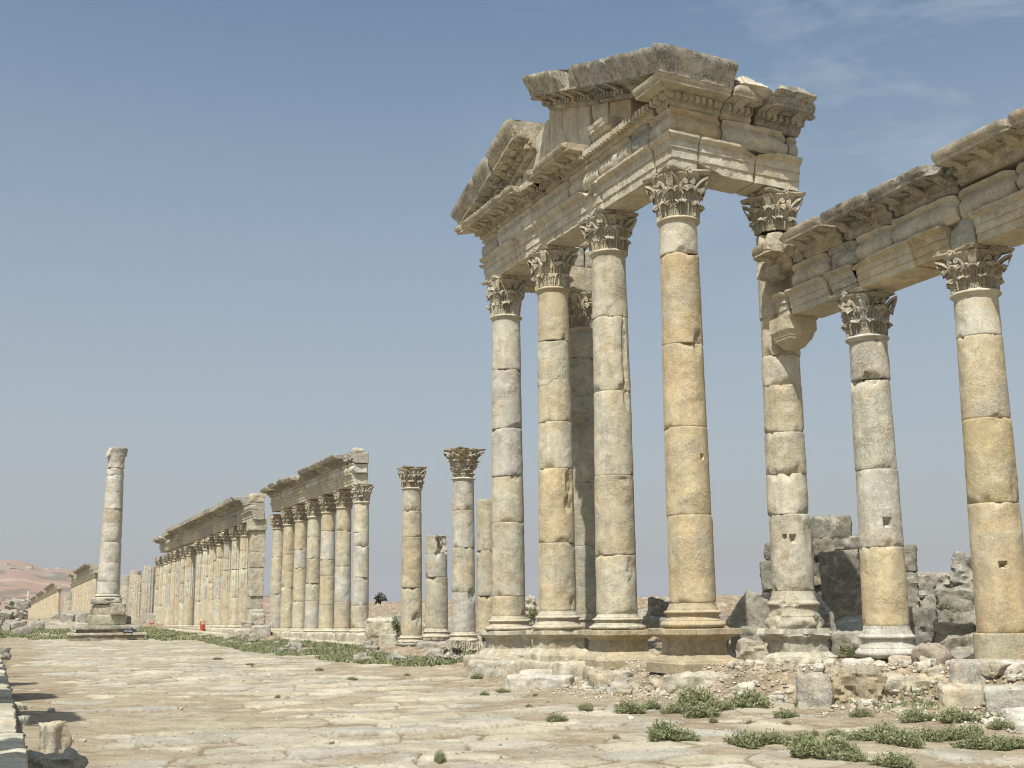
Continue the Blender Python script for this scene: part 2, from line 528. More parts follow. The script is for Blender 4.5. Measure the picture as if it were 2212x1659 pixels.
def sz_(x, y):
    return float(surf(np.array([x]), np.array([y]))[0][0])

def on_ground(px, py):
    z = 0.05
    for _ in range(12):
        p = on_z(px, py, z)
        if not (0 < p[1] < 400): break
        z = gz(p[0], p[1]) + 0.03
    return p

# ------------------------------------------------------------------ stones
PALE = (0.47, 0.405, 0.305); OCHRE = (0.44, 0.325, 0.195); WHITE = (0.56, 0.50, 0.41); GREYS = (0.325, 0.30, 0.245)
TAN = (0.43, 0.36, 0.265); BROWN = (0.33, 0.25, 0.165)

def jit(c, a=0.08):
    k = 1 + random.uniform(-a, a)
    return tuple(max(0.02, x * k + random.uniform(-a, a) * 0.12 * x) for x in c)

def box_lattice(d, res):
    d = np.asarray(d, float)
    n = np.maximum(2, np.minimum(46, np.ceil(d / res).astype(int)))
    pts = {}; V = []; Fc = []
    def vid(i, j, k):
        key = (i, j, k)
        if key not in pts:
            pts[key] = len(V); V.append((i / n[0] - 0.5, j / n[1] - 0.5, k / n[2] - 0.5))
        return pts[key]
    for ax in range(3):
        a, b = (ax + 1) % 3, (ax + 2) % 3
        for side in (0, n[ax]):
            for i in range(n[a]):
                for j in range(n[b]):
                    q = []
                    for (ii, jj) in ((i, j), (i + 1, j), (i + 1, j + 1), (i, j + 1)):
                        t = [0, 0, 0]; t[ax] = side; t[a] = ii; t[b] = jj
                        q.append(vid(*t))
                    Fc.append(q if side else q[::-1])
    return np.array(V) * d, np.array(Fc, np.int32)

def stone_mesh(name, d, res=None, r=0.04, amp=0.02, cuts=0, cutdepth=0.2, mat=None, tint=PALE, lichen=0.3, seed=None, chips=0.6):
    """a block (small r) or a boulder (large r, several cuts): sizes in metres, base at z=0"""
    seed = random.randrange(10 ** 6) if seed is None else seed
    rs = np.random.default_rng(seed)
    d = np.asarray(d, float)
    if res is None: res = max(0.03, float(d.max()) / 22)
    V, Fc = box_lattice(d, res)
    h = d / 2
    so = rs.uniform(-50, 50, 3)
    nz = fbm(V * (1.6 / max(0.3, d.max())) * 2 + so, 3, seed % 97)
    rr = np.clip(r * (1 + 1.6 * chips * nz), 0.004, h.min() * 0.95)[:, None]
    q = np.clip(V, -(h - rr), h - rr); dv = V - q
    L = np.linalg.norm(dv, axis=1, keepdims=True)
    nrm = np.where(L > 1e-6, dv / np.maximum(L, 1e-6), 0)
    V = q + nrm * np.minimum(rr, np.where(L > 0, rr, 0))
    for k in range(cuts):
        n = rs.normal(size=3); n[2] = abs(n[2]) * 0.8 if k % 3 else n[2]; n /= np.linalg.norm(n)
        sup = np.abs(n * h).sum()
        dd = sup * (1 - cutdepth * rs.uniform(0.5, 1.4))
        s = V @ n - dd
        V = V - np.maximum(s, 0)[:, None] * n * 0.94
    nn = V / h; nn = np.sign(nn) * np.abs(nn) ** 3; nn /= np.maximum(np.linalg.norm(nn, axis=1, keepdims=True), 1e-6)
    V = V + nn * (amp * (fbm(V * 3.2 / max(0.4, d.max() ** .5) + so + 9, 4, seed % 89) + 0.75 * fbm(V * 10 + so, 4, seed % 83)))[:, None]
    V[:, 2] += -V[:, 2].min()
    tv = np.asarray(tint) * (1 + 0.16 * fbm(V * 1.7 + so, 3, 3))[:, None]
    return mesh_from(name, V, Fc, mat or STONE, tv, lichen, True, 32)

# ------------------------------------------------------------------ columns
def drum_mesh(z0, z1, rad, tint, lichen, seed, seg=56, dz=0.07, rough=0.006, chip=0.5, flutes=0, spalls=(), holes=(), notch_top=None, notch_bot=None, mat=None, gap=0.006):
    """one drum between heights z0 and z1; rad(z) gives the radius"""
    rs = np.random.default_rng(seed)
    h = z1 - z0
    zz = np.concatenate([[0, 0.012, 0.035], np.linspace(0.07, h - 0.07, max(2, int(h / dz))), [h - 0.035, h - 0.012, h]])
    th = np.linspace(0, 2 * math.pi, seg, endpoint=False)
    T, Z = np.meshgrid(th, zz)
    R = np.vectorize(rad)(z0 + Z)
    so = rs.uniform(-40, 40, 3)
    P = np.stack([np.cos(T) * 0.5, np.sin(T) * 0.5, Z], -1).reshape(-1, 3) + so
    n = fbm(P * 2.2, 4, seed % 71).reshape(T.shape); n2 = fbm(P * 9, 3, seed % 67).reshape(T.shape)
    R = R + rough * (1.3 * n + 0.8 * n2)
    if flutes:
        fl = np.abs(np.sin(T * flutes / 2.0))
        R = R * (1 - 0.09 * (fl ** 0.7))
    ez = np.minimum(Z, h - Z)
    en = fbm(np.stack([np.cos(T) * 1.6, np.sin(T) * 1.6, np.where(Z < h / 2, 0.0, 5.0)], -1).reshape(-1, 3) + so, 4, 55).reshape(T.shape)
    wear = np.clip(en - (0.28 - 0.25 * chip), 0, 1) * 0.40 * chip
    wd = 0.015 + wear * 1.5
    R = R - np.clip(1 - ez / wd, 0, 1) * (0.010 + wear)
    for (t0, zc, wt, wz, dep) in spalls:                     # broken-off patches
        dt = (T - t0 + math.pi) % (2 * math.pi) - math.pi
        e = 1 - ((dt / wt) ** 2 + ((Z + z0 - zc) / wz) ** 2) + 0.5 * n2
        R = R - dep * np.clip(e * 3, 0, 1) * (0.7 + 0.6 * n2)
    for (t0, zc, w) in holes:                                # square put-log holes
        dt = ((T - t0 + math.pi) % (2 * math.pi) - math.pi) * rad(zc)
        R = np.where((np.abs(dt) < w) & (np.abs(Z + z0 - zc) < w), R - 0.13, R)
    Zf = z0 + Z
    if notch_top is not None:                                # joint that is not level
        t0, wt, dep = notch_top
        dt = (T - t0 + math.pi) % (2 * math.pi) - math.pi
        Zf = Zf - dep * np.exp(-(dt / wt) ** 2) * np.clip(Z / h, 0, 1) ** 4 * (1 + 0.6 * n2)
    G = np.stack([R * np.cos(T), R * np.sin(T), Zf], -1)
    a, b = T.shape
    V = G.reshape(-1, 3)
    I = np.arange(a * b).reshape(a, b); J = np.roll(I, -1, 1)
    Fq = np.stack([I[:-1], J[:-1], J[1:], I[1:]], -1).reshape(-1, 4)
    Fc = [tuple(q) for q in Fq]
    Fc.append(tuple(I[-1])); Fc.append(tuple(I[0][::-1]))
    tv = np.asarray(tint) * (1 + 0.10 * n.reshape(-1, 1))
    return mesh_from('drum', V, Fc, mat or STONE, tv, lichen, True, 42)

def lathe_mesh(name, prof, seg=48, tint=PALE, lichen=0.2, seed=1, amp=0.006, mat=None, brk=0.0):
    rs = np.random.default_rng(seed); so = rs.uniform(-40, 40, 3)
    pr = [prof[0]]
    for a, b in zip(prof[:-1], prof[1:]):
        n = max(1, int(math.hypot(b[0] - a[0], b[1] - a[1]) / 0.035))
        for k in range(1, n + 1): pr.append((a[0] + (b[0] - a[0]) * k / n, a[1] + (b[1] - a[1]) * k / n))
    pr = np.array(pr); th = np.linspace(0, 2 * math.pi, seg, endpoint=False)
    T, R = np.meshgrid(th, pr[:, 0]); Z = np.repeat(pr[:, 1:], seg, 1)
    P = np.stack([np.cos(T), np.sin(T), Z], -1).reshape(-1, 3) + so
    n = fbm(P * 2.0, 4, seed % 61).reshape(T.shape); n2 = fbm(P * 7, 3, seed % 53).reshape(T.shape)
    rmin = pr[:, 0].min()
    R = R + amp * (n + n2)
    if brk > 0:
        cap = pr[:, 0].max() - (pr[:, 0].max() - rmin) * np.clip((n * 1.5 + n2 * .5) * brk + brk - 0.5, 0, 1) * 1.1
        R = np.minimum(R, cap)
    V = np.stack([R * np.cos(T), R * np.sin(T), Z + amp * n2], -1).reshape(-1, 3)
    a, b = T.shape; I = np.arange(a * b).reshape(a, b); J = np.roll(I, -1, 1)
    Fc = [tuple(q) for q in np.stack([I[:-1], J[:-1], J[1:], I[1:]], -1).reshape(-1, 4)]
    Fc.append(tuple(I[-1])); Fc.append(tuple(I[0][::-1]))
    tv = np.asarray(tint) * (1 + 0.12 * n.reshape(-1, 1))
    return mesh_from(name, V, Fc, mat or STONE, tv, lichen, True, 40)

def attic_base(rs, h, ro, tint=PALE, lichen=0.2, seed=3, brk=0.0):
    """rs shaft radius, h height, ro outer radius"""
    p = []
    def arc(r0, z0, z1, bulge, n=7):
        for k in range(n + 1):
            t = k / n; p.append((r0 + bulge * math.sin(math.pi * t), z0 + (z1 - z0) * t))
    b = ro - rs
    arc(rs + b * 0.55, 0, 0.30 * h, b * 0.45)
    p.append((rs + b * 0.55, 0.33 * h))
    for k in range(6):
        t = k / 5; p.append((rs + b * (0.55 - 0.25 * t) - 0.10 * b * math.sin(math.pi * t), (0.33 + 0.22 * t) * h))
    p.append((rs + b * 0.36, 0.57 * h))
    arc(rs + b * 0.30, 0.57 * h, 0.73 * h, b * 0.28)
    p.append((rs + b * 0.22, 0.76 * h)); p.append((rs + b * 0.22, 0.80 * h))
    p.append((rs + b * 0.05, 0.88 * h)); p.append((rs, h))
    return lathe_mesh('base', p, 56, tint, lichen, seed, 0.007, None, brk)

def astragal(rs, tint, seed):
    p = [(rs, 0), (rs + 0.012, 0.02)]
    for k in range(7):
        t = k / 6; p.append((rs + 0.015 + 0.05 * math.sin(math.pi * t) ** .7, 0.03 + 0.075 * t))
    p += [(rs + 0.0, 0.12)]
    return lathe_mesh('astragal', p, 48, tint, 0.15, seed, 0.006, None, 0.2)

def pedestal_mesh(w, h, capw, tint=TAN, lichen=0.35, seed=5, ero=0.0, amp=0.012):
    """square pedestal: spreading foot, die and cornice; ero > 0 wears it to a lump"""
    rs = np.random.default_rng(seed); so = rs.uniform(-40, 40, 3)
    dh = w / 2; c = capw / 2
    prof = [(c * 1.02, 0), (c * 1.02, .22 * h), (c * .98, .24 * h), (c * .96, .28 * h), (dh * 1.16, .35 * h), (dh * 1.08, .40 * h), (dh, .44 * h), (dh, .72 * h),
            (dh * 1.05, .75 * h), (dh * 1.12, .79 * h), (c * .93, .84 * h), (c * .97, .86 * h), (c, .87 * h), (c, .985 * h), (c * .985, h)]
    pr = [prof[0]]
    for a, b in zip(prof[:-1], prof[1:]):
        n = max(1, int(math.hypot(b[0] - a[0], b[1] - a[1]) / 0.05))
        for k in range(1, n + 1): pr.append((a[0] + (b[0] - a[0]) * k / n, a[1] + (b[1] - a[1]) * k / n))
    m = 22
    side = np.linspace(-1, 1, m, endpoint=False)
    ring = np.concatenate([np.stack([side, -np.ones(m)], -1), np.stack([np.ones(m), side], -1), np.stack([-side, np.ones(m)], -1), np.stack([-np.ones(m), -side], -1)])
    pr = np.array(pr)
    G = np.zeros((len(pr), 4 * m, 3))
    G[..., :2] = ring[None] * pr[:, 0][:, None, None]; G[..., 2] = pr[:, 1][:, None]
    V = G.reshape(-1, 3)
    n = fbm(V * 1.5 + so, 4, 7); n2 = fbm(V * 6 + so, 4, 8)
    rad = np.linalg.norm(V[:, :2], axis=1, keepdims=True); nr = V[:, :2] / np.maximum(rad, 1e-6)
    if ero > 0:
        core = dh * (1.02 + 0.25 * (1 - V[:, 2] / h))[:, None]
        lim = core / np.maximum(np.abs(nr).max(1, keepdims=True), .1) * (1 + 0.22 * n[:, None]) * (1.0 + 0.10 * (np.abs(nr).max(1, keepdims=True) - 0.85))
        wgt = np.clip(ero * (0.7 + 1.3 * n[:, None]), 0, 1)
        tgt = np.minimum(rad, lim)
        V[:, :2] = nr * (rad * (1 - wgt) + tgt * wgt)
    edge = (np.abs(nr).min(1) / np.maximum(np.abs(nr).max(1), 1e-6))
    chip = np.clip(n2 + 0.1, 0, 1) * np.clip((edge - 0.86) / 0.14, 0, 1) * 0.10
    V[:, :2] += nr * (amp * (1.0 + 3 * ero) * (n + n2) - chip)[:, None]
    V[:, 2] += amp * 0.6 * n2
    a, b = G.shape[:2]; I = np.arange(a * b).reshape(a, b); J = np.roll(I, -1, 1)
    Fc = [tuple(q) for q in np.stack([I[:-1], J[:-1], J[1:], I[1:]], -1).reshape(-1, 4)]
    Fc.append(tuple(I[-1])); Fc.append(tuple(I[0][::-1]))
    tv = np.asarray(tint) * (1 + 0.14 * n)[:, None]
    return mesh_from('pedestal', V, Fc, STONE, tv, lichen, True, 35)

# ------------------------------------------------------------------ Corinthian capital (unit: height 1, neck radius rn)
def leaf_shell(mb, H, z0, rb, width, lean, curl, ang, lobes=5, thick=0.026, spread=1.0):
    """one acanthus leaf standing at angle ang on the bell: H height, rb radius at its foot"""
    ns, nt = 15, 15
    F = np.zeros((ns, nt, 3)); B = np.zeros((ns, nt, 3))
    for i in range(ns):
        s = i / (ns - 1)
        if s < 0.72:
            q = s / 0.72; z = z0 + H * q; out_ = rb + lean * q ** 1.8
        else:
            q = (s - 0.72) / 0.28; a = q * 2.5
            z = z0 + H + curl * math.sin(a) * 0.75 - curl * 0.55 * q * q; out_ = rb + lean + curl * (1 - math.cos(a))
        wv = width * (0.62 + 0.55 * math.sin(min(1, s * 1.12) * math.pi * 0.62)) * (1 - 0.55 * max(0, (s - .7) / .3) ** 1.5)
        lob = 1 + 0.17 * math.sin(s * lobes * 2 * math.pi) - 0.05
        for j in range(nt):
            t = j / (nt - 1) * 2 - 1
            w = t * wv * (lob if abs(t) > .5 else 1)
            rib = 0.036 * math.cos(t * math.pi * 5.0) - 0.055 * abs(t) ** 2 + (0.035 if abs(t) < .12 else 0)
            r = out_ + rib
            zz = z - 0.10 * H * t * t * (0.3 + s) + 0.04 * abs(t) * math.sin(s * lobes * 2 * math.pi)
            a2 = ang + w / max(0.25, rb + lean * 0.4)
            F[i, j] = (r * math.cos(a2), r * math.sin(a2), zz)
            ri = out_ - thick - 0.05 * abs(t)
            B[i, j] = (ri * math.cos(a2), ri * math.sin(a2), zz - (thick * 0.6 if s > .72 else 0))
    base = mb.n
    mb.grid(F); mb.grid(B[:, ::-1])
    n1 = ns * nt
    loop = [(i, 0) for i in range(ns)] + [(ns - 1, j) for j in range(1, nt)] + [(i, nt - 1) for i in range(ns - 2, -1, -1)]
    fs = []
    for p, q in zip(loop[:-1], loop[1:]):
        f = lambda ij: base + ij[0] * nt + ij[1]
        g = lambda ij: base + n1 + ij[0] * nt + (nt - 1 - ij[1])
        fs.append((f(p), g(p), g(q), f(q)))
    mb.F += fs

def ribbon(mb, pts, wdir, w, t):
    """flat strap along pts; wdir width direction"""
    pts = np.asarray(pts); n = len(pts)
    tan = np.gradient(pts, axis=0); tan /= np.linalg.norm(tan, axis=1, keepdims=True)
    wd = np.asarray(wdir, float)
    nr = np.cross(tan, wd); nr /= np.maximum(np.linalg.norm(nr, axis=1, keepdims=True), 1e-6)
    wv = np.interp(np.linspace(0, 1, n), [0, 1], [w, w * 0.8])[:, None]
    G = np.stack([pts + wd * wv + nr * t, pts - wd * wv + nr * t, pts - wd * wv - nr * t, pts + wd * wv - nr * t], 1)
    b = mb.n
    mb.grid(G, closev=True)
    mb.F += [(b + 3, b + 2, b + 1, b), tuple(b + (n - 1) * 4 + k for k in range(4))]

def capital_mesh(rn=0.48, seed=1, brk=0.0, tint=TAN, lichen=0.35, amp=0.012, rot=math.pi / 4):
    mb = MB()
    # bell
    prof = [(rn * .92, 0), (rn * .93, .2), (rn * .95, .45), (rn * 1.0, .65), (rn * 1.12, .80), (rn * 1.3, .87), (rn * 1.3, .90), (0.01, .90)]
    seg = 32
    th = np.linspace(0, 2 * math.pi, seg, endpoint=False)
    G = np.array([[(r * math.cos(a), r * math.sin(a), z) for a in th] for r, z in prof])
    mb.grid(G[::-1], closev=True)
    for k in range(8):
        leaf_shell(mb, .27, .0, rn * .98, rn * .34, .05, .085, k * math.pi / 4 + math.pi / 8)
    for k in range(8):
        leaf_shell(mb, .52, .03, rn * .93, rn * .36, .13, .11, k * math.pi / 4, 6)
    # corner volutes, inner helices, cauliculi
    for k in range(4):
        a = k * math.pi / 2 + math.pi / 4
        ca, sa = math.cos(a), math.sin(a)
        side = np.array([-sa, ca, 0])
        for sgn in (-1, 1):
            pts = []
            for i in range(11):
                t = i / 10
                r = rn * (1.0 + 0.85 * t ** 1.6); z = .50 + .33 * math.sin(t * 1.5)
                off = (1 - t) * 0.34 * rn * sgn + 0.045 * sgn * t
                pts.append(np.array([ca * r, sa * r, z]) + side * off)
            cx, cz, R0 = rn * 1.78, .70, .125
            for i in range(1, 22):
                t = i / 21; an = math.pi / 2 * 1.0 - t * 2.0 * math.pi * 1.6; rr = R0 * (1 - 0.82 * t)
                pts.append(np.array([ca * (cx + rr * math.cos(an)), sa * (cx + rr * math.cos(an)), cz + rr * math.sin(an)]) + side * (0.045 * sgn))
            ribbon(mb, pts, side, .052, .026)
        for i in range(3):
            pass
    for k in range(4):
        a0 = k * math.pi / 2
        for sgn in (-1, 1):
            pts = []
            for i in range(9):
                t = i / 8; aa = a0 + sgn * (0.46 - 0.30 * t)
                r = rn * (1.02 + 0.20 * t); pts.append(np.array([math.cos(aa) * r, math.sin(aa) * r, .50 + .27 * math.sin(t * 1.5)]))
            aa = a0 + sgn * 0.16; tv = np.array([-math.sin(aa), math.cos(aa), 0]); rv = np.array([math.cos(aa), math.sin(aa), 0])
            c0 = pts[-1] - np.array([0, 0, .065])
            for i in range(1, 14):
                t = i / 13; an = math.pi / 2 + sgn * t * 2 * math.pi * 1.3; rr = .065 * (1 - .8 * t)
                pts.append(c0 + tv * rr * math.cos(an) * -1 * 1.0 + np.array([0, 0, rr * math.sin(an)]))
            ribbon(mb, pts, rv, .045, .020)
    # abacus with hollow sides and cut corners
    def ring(sc_, z):
        P = []
        cr_r = rn * 2.08 * sc_
        for k in range(4):
            a = k * math.pi / 2 + math.pi / 4; a2 = a + math.pi / 2
            p0 = np.array([math.cos(a), math.sin(a)]) * cr_r; p1 = np.array([math.cos(a2), math.sin(a2)]) * cr_r
            u = (p1 - p0); ul = np.linalg.norm(u); u = u / ul; nrm = -np.array([math.cos(a + math.pi / 4), math.sin(a + math.pi / 4)])
            for i in range(9):
                t = i / 8; e = 0.045 / ul
                t2 = e + (1 - 2 * e) * t
                q = p0 + u * ul * t2 + nrm * (rn * .30 * math.sin(math.pi * t))
                P.append((q[0], q[1], z))
        return P
    zs = [(.86, .90), (.88, .92), (.95, .93), (.97, .95), (1.0, .96), (1.0, 1.0)]
    G = np.array([ring(s, z) for s, z in zs])
    b = mb.n; m = G.shape[1]
    mb.grid(G, closev=True)
    mb.F.append(tuple(b + i for i in range(m))[::-1]); mb.F.append(tuple(b + (len(zs) - 1) * m + i for i in range(m)))
    for k in range(4):                                       # flower on each side
        a = k * math.pi / 2
        r = rn * 1.28
        for q in range(6):
            an = q * math.pi / 3
            R = Matrix.Rotation(a, 3, 'Z') @ Matrix.Rotation(an, 3, 'X')
            mb.box((math.cos(a) * r + -math.sin(a) * .05 * math.cos(an), math.sin(a) * r + math.cos(a) * .05 * math.cos(an), .94 + .05 * math.sin(an)), (.09, .06, .05), np.array(R))
    V = mb.arr(); rs = np.random.default_rng(seed); so = rs.uniform(-30, 30, 3)
    V[:, :2] = V[:, :2] @ np.array([[math.cos(rot - math.pi / 4), math.sin(rot - math.pi / 4)], [-math.sin(rot - math.pi / 4), math.cos(rot - math.pi / 4)]])
    n = fbm(V * 2.2 + so, 3, seed); n2 = fbm(V * 8 + so, 3, seed + 5)
    rad = np.linalg.norm(V[:, :2], axis=1); nr = V[:, :2] / np.maximum(rad, 1e-6)[:, None]
    if brk > 0:
        lim = rn * (1.28 + .85 * np.clip(V[:, 2] - .5, 0, 1)) * (1.12 - brk * np.clip(.25 + 1.5 * n, 0, .62))
        rad2 = np.minimum(rad, lim); V[:, :2] = nr * rad2[:, None]; rad = rad2
    w = np.clip((rad - rn * .8) / rn, 0, 1)
    V[:, :2] += nr * (amp * (n + n2) * w)[:, None]; V[:, 2] += amp * .7 * n2
    V[:, 2] = np.clip(V[:, 2], 0, 1.0)
    tv = np.asarray(tint) * (1 + .18 * n)[:, None]
    return mesh_from('capital', V, mb.F, STONE, tv, lichen, True, 50)

CAPS = [capital_mesh(seed=1, brk=0.0), capital_mesh(seed=2, brk=0.45, amp=.02, tint=PALE), capital_mesh(seed=3, brk=0.22, amp=.016, tint=jit(TAN)),
        capital_mesh(seed=4, brk=0.7, amp=.03, tint=PALE, lichen=.5), capital_mesh(seed=31, brk=.20, amp=.02, lichen=.4), capital_mesh(seed=32, brk=.38, amp=.022, tint=PALE), capital_mesh(seed=33, brk=.15, amp=.018, tint=(.44, .37, .265), lichen=.45), capital_mesh(seed=34, brk=.30, amp=.02, tint=(.42, .375, .30), lichen=.6)]

def place_capital(parent, z, rs, H, variant, rz=0.0, wk=1.0):
    k = rs / 0.48
    o = obj('capital', CAPS[variant], parent, (0, 0, z), (0, 0, rz), (k * wk, k * wk, H))
    return o

def column(name, label, X, Y, ped, base, joints, z_ast, r0, r1, H, variant, tints, group=None, lichens=None, base_ro=None, base_tint=PALE, base_brk=0.0,
           ped_w=None, ped_cap=None, ped_ero=0.0, ped_tint=TAN, spalls=(), holes=(), notch={}, rough=0.006, chip=0.5, seed=0, lean=(0, 0), fl=0, fl_from=0, seg=56, dz=0.07, rz=0.0, wk=1.0, cat='column', ast=True):
    """ped=(z0,z1) or None, base=(z0,z1) or None, joints: heights of drum ends from base top to the astragal"""
    zb = ped[0] if ped else (base[0] if base else joints[0])
    t = thing(name, label, cat, (X, Y, zb), 0, group)
    rng0 = joints[0]; L = max(0.1, (z_ast or joints[-1]) - rng0)
    def rad(z):
        q = min(1, max(0, (z + zb - rng0) / L))
        return r0 + (r1 - r0) * (q ** 1.35)
    if ped: obj('pedestal', pedestal_mesh(ped_w, ped[1] - ped[0], ped_cap, ped_tint, 0.45, seed + 1, ped_ero), t)
    if base: obj('base', attic_base(r0, base[1] - base[0], base_ro or r0 * 1.38, base_tint, 0.25, seed + 2, base_brk), t, (0, 0, base[0] - zb), (0, 0, seed * 1.3))
    zs = list(joints)
    for i, (a, b) in enumerate(zip(zs[:-1], zs[1:])):
        tn = tuple(np.asarray(tints[i % len(tints)]) * .94 + np.mean(np.asarray(tints), axis=0) * .06)
        li = lichens[i % len(lichens)] if lichens else 0.25
        me = drum_mesh(a - zb, b - zb, rad, tn, li, seed * 31 + i * 7 + 1, seg, dz, rough, chip, fl if i >= fl_from else 0,
                       [s for s in [(q[0], q[1] - zb) + tuple(q[2:]) for q in spalls] if a - zb - s[3] < s[1] < b - zb + s[3]], [(q[0], q[1] - zb, q[2]) for q in holes if a < q[1] < b], notch.get(i))
        d = obj('drum', me, t, (random.uniform(-.012, .012), random.uniform(-.012, .012), 0))
    if z_ast and ast: obj('astragal', astragal(r1, tints[-1], seed + 9), t, (0, 0, z_ast - zb - 0.06))
    if H: place_capital(t, z_ast + 0.05 - zb, r1 * 1.02, H - 0.05, variant, rz, wk)
    return t

# ------------------------------------------------------------------ entablature blocks
import bmesh
def recalc(me):
    bm = bmesh.new(); bm.from_mesh(me); bmesh.ops.recalc_face_normals(bm, faces=bm.faces); bm.to_mesh(me); bm.free()

class Frame:
    """u runs along the beam, d outwards, z up; slope lifts z along u (the leaning masonry)"""
    def __init__(s, o, ud, dd, slope=0.0, u_ref=0.0):
        s.o = np.array(o, float); s.u = np.array(ud, float); s.d = np.array(dd, float); s.k = slope; s.r = u_ref
    def __call__(s, P):
        W = s.o + P[:, :1] * s.u + P[:, 1:2] * s.d
        W[:, 2] += P[:, 2] + s.k * (P[:, 0] - s.r)
        return W

def extr(name, parent, fr, prof, u0, u1, m0=0.0, m1=0.0, tint=PALE, lichen=0.3, amp=0.012, rnd=0.05, dlim=None, zlim=None, zlow=None, dents=None, mods=None, rough_end=0.0,
         seed=0, du=0.085, dres=0.07, zslope=0.0, off=(0, 0, 0), mat=None):
    """prof: closed outline [(d, z)...]; dents=(d, z0, z1, pitch, width, depth); mods=(d0, d1, z0, z1, pitch, width)"""
    rs = np.random.default_rng(seed + 77); so = rs.uniform(-60, 60, 3)
    pr = []
    n = len(prof)
    for i in range(n):
        a = prof[i]; b = prof[(i + 1) % n]
        k = max(1, int(math.hypot(b[0] - a[0], b[1] - a[1]) / dres))
        for j in range(k): pr.append((a[0] + (b[0] - a[0]) * j / k, a[1] + (b[1] - a[1]) * j / k))
    pr = np.array(pr); npf = len(pr)
    us = np.concatenate([[0, .02], np.linspace(.06, (u1 - u0) - .06, max(2, int((u1 - u0) / du))), [(u1 - u0) - .02, u1 - u0]]) + u0
    G = np.zeros((len(us), npf, 3))
    G[..., 0] = us[:, None]; G[..., 1] = pr[None, :, 0]; G[..., 2] = pr[None, :, 1]
    tt = (us - u0) / (u1 - u0)
    G[..., 0] += -m0 * G[..., 1] * (1 - tt)[:, None] + m1 * G[..., 1] * tt[:, None]
    mb = MB(); mb.grid(G, closev=True)
    b0 = mb.n - len(us) * npf
    mb.F.append(tuple(range(npf))[::-1]); mb.F.append(tuple((len(us) - 1) * npf + i for i in range(npf)))
    dmid = (pr[:, 0].max() + pr[:, 0].min()) / 2
    nmain = mb.n
    if dents:
        dd, z0, z1, pitch, w, dep = dents
        x = u0 + pitch * .7 - (m0 * dd if m0 else 0)
        while x < u1 - pitch * .5 + (m1 * dd if m1 else 0):
            if rs.uniform() > .10: mb.box((x, dd + dep / 2 - .03, (z0 + z1) / 2), (w, dep + .06, z1 - z0))
            x += pitch
    if mods:
        d0, d1, z0, z1, pitch, w = mods
        x = u0 + pitch * .5 - (m0 * d0 if m0 else 0)
        while x < u1 - pitch * .2 + (m1 * d0 if m1 else 0):
            L = d1 - d0; hh = z1 - z0
            sec = [(d0, z1 + .02), (d0, z0 - .05), (d0 + .3 * L, z0 - .02), (d0 + .55 * L, z0 + .35 * hh), (d0 + .8 * L, z0 + .42 * hh), (d1, z0 + .5 * hh), (d1, z1 + .02)]
            Gm = np.array([[(x + sx * w / 2, a, b) for a, b in sec] for sx in (-1, 1)])
            bb = mb.n; mb.grid(Gm, closev=True)
            mb.F.append(tuple(bb + i for i in range(len(sec)))); mb.F.append(tuple(bb + len(sec) + i for i in range(len(sec)))[::-1])
            mb.box((x + pitch * .5, (d0 + d1) / 2, z1 - .01), (pitch * .34, L * .45, .07))
            x += pitch
    V = mb.arr()
    nz = fbm(V * 1.8 + so, 4, seed % 59); nz2 = fbm(V * 7.5 + so, 3, seed % 47)
    dmax = pr[:, 0].max()
    # worn, rounded ends
    if rnd > 0:
        for end, mm in ((u0, m0), (u1, m1)):
            if mm: continue
            e = np.abs(V[:, 0] - end); w = np.clip(1 - e / (rnd * 2.2 * (1 + .8 * nz)), 0, 1) ** 2
            V[:, 1] -= w * rnd * np.sign(V[:, 1] - dmid) * (1 + 1.2 * nz)
            V[:, 2] -= w * rnd * .6 * np.sign(V[:, 2] - pr[:, 1].mean()) * (0.7 + nz)
    if dlim is not None:
        lu = [q[0] for q in dlim]; lv = [q[1] for q in dlim]
        lim = np.interp(V[:, 0], lu, lv) + .13 * nz + .05 * nz2 + .10 * (V[:, 2] - pr[:, 1].mean()) * -1
        V[:, 1] = np.minimum(V[:, 1], lim)
    if zlim is not None:
        lu = [q[0] for q in zlim]; lv = [q[1] for q in zlim]
        lim = np.interp(V[:, 0], lu, lv) + .12 * nz + .06 * nz2
        V[:, 2] = np.minimum(V[:, 2], lim)
    if zlow is not None:
        lim = np.interp(V[:, 0], [q[0] for q in zlow], [q[1] for q in zlow]) + .08 * nz + .04 * nz2
        V[:, 2] = np.maximum(V[:, 2], lim)
    # chipped arrises: pull in vertices on convex corners where the noise is high
    front = np.clip((V[:, 1] - dmid) / max(.05, dmax - dmid), 0, 1)
    chip = np.clip(nz + .6 * nz2 - .22, 0, 1)
    V[:, 1] -= front * chip * .16 * min(1.0, amp / .012)
    V[:, 1] += amp * (nz + nz2) * np.sign(V[:, 1] - dmid)
    V[:, 2] += amp * (.8 * nz2 + .5 * nz)
    if rough_end:
        for end, sg in ((u0, 1), (u1, -1)):
            w = np.abs(V[:, 0] - end) < .10
            V[:, 0] += np.where(w, sg * rough_end * (.5 + nz + .5 * nz2), 0)
    tv = np.asarray(tint) * (1 + .13 * nz)[:, None]
    V[:, 2] += zslope * (V[:, 0] - u0)
    W = fr(V + np.asarray(off))
    me = mesh_from(name, W, mb.F, mat or STONE, tv, lichen, True, 40)
    recalc(me)
    return obj(name, me, parent)

def arch_profile(h, dep, k=1.0):
    return [(-dep, 0), (0, 0), (0, .27 * h), (.03 * k, .28 * h), (.03 * k, .56 * h), (.06 * k, .57 * h), (.06 * k, .80 * h), (.09 * k, .82 * h), (.14 * k, .88 * h), (.17 * k, .92 * h), (.17 * k, h), (-dep, h)]

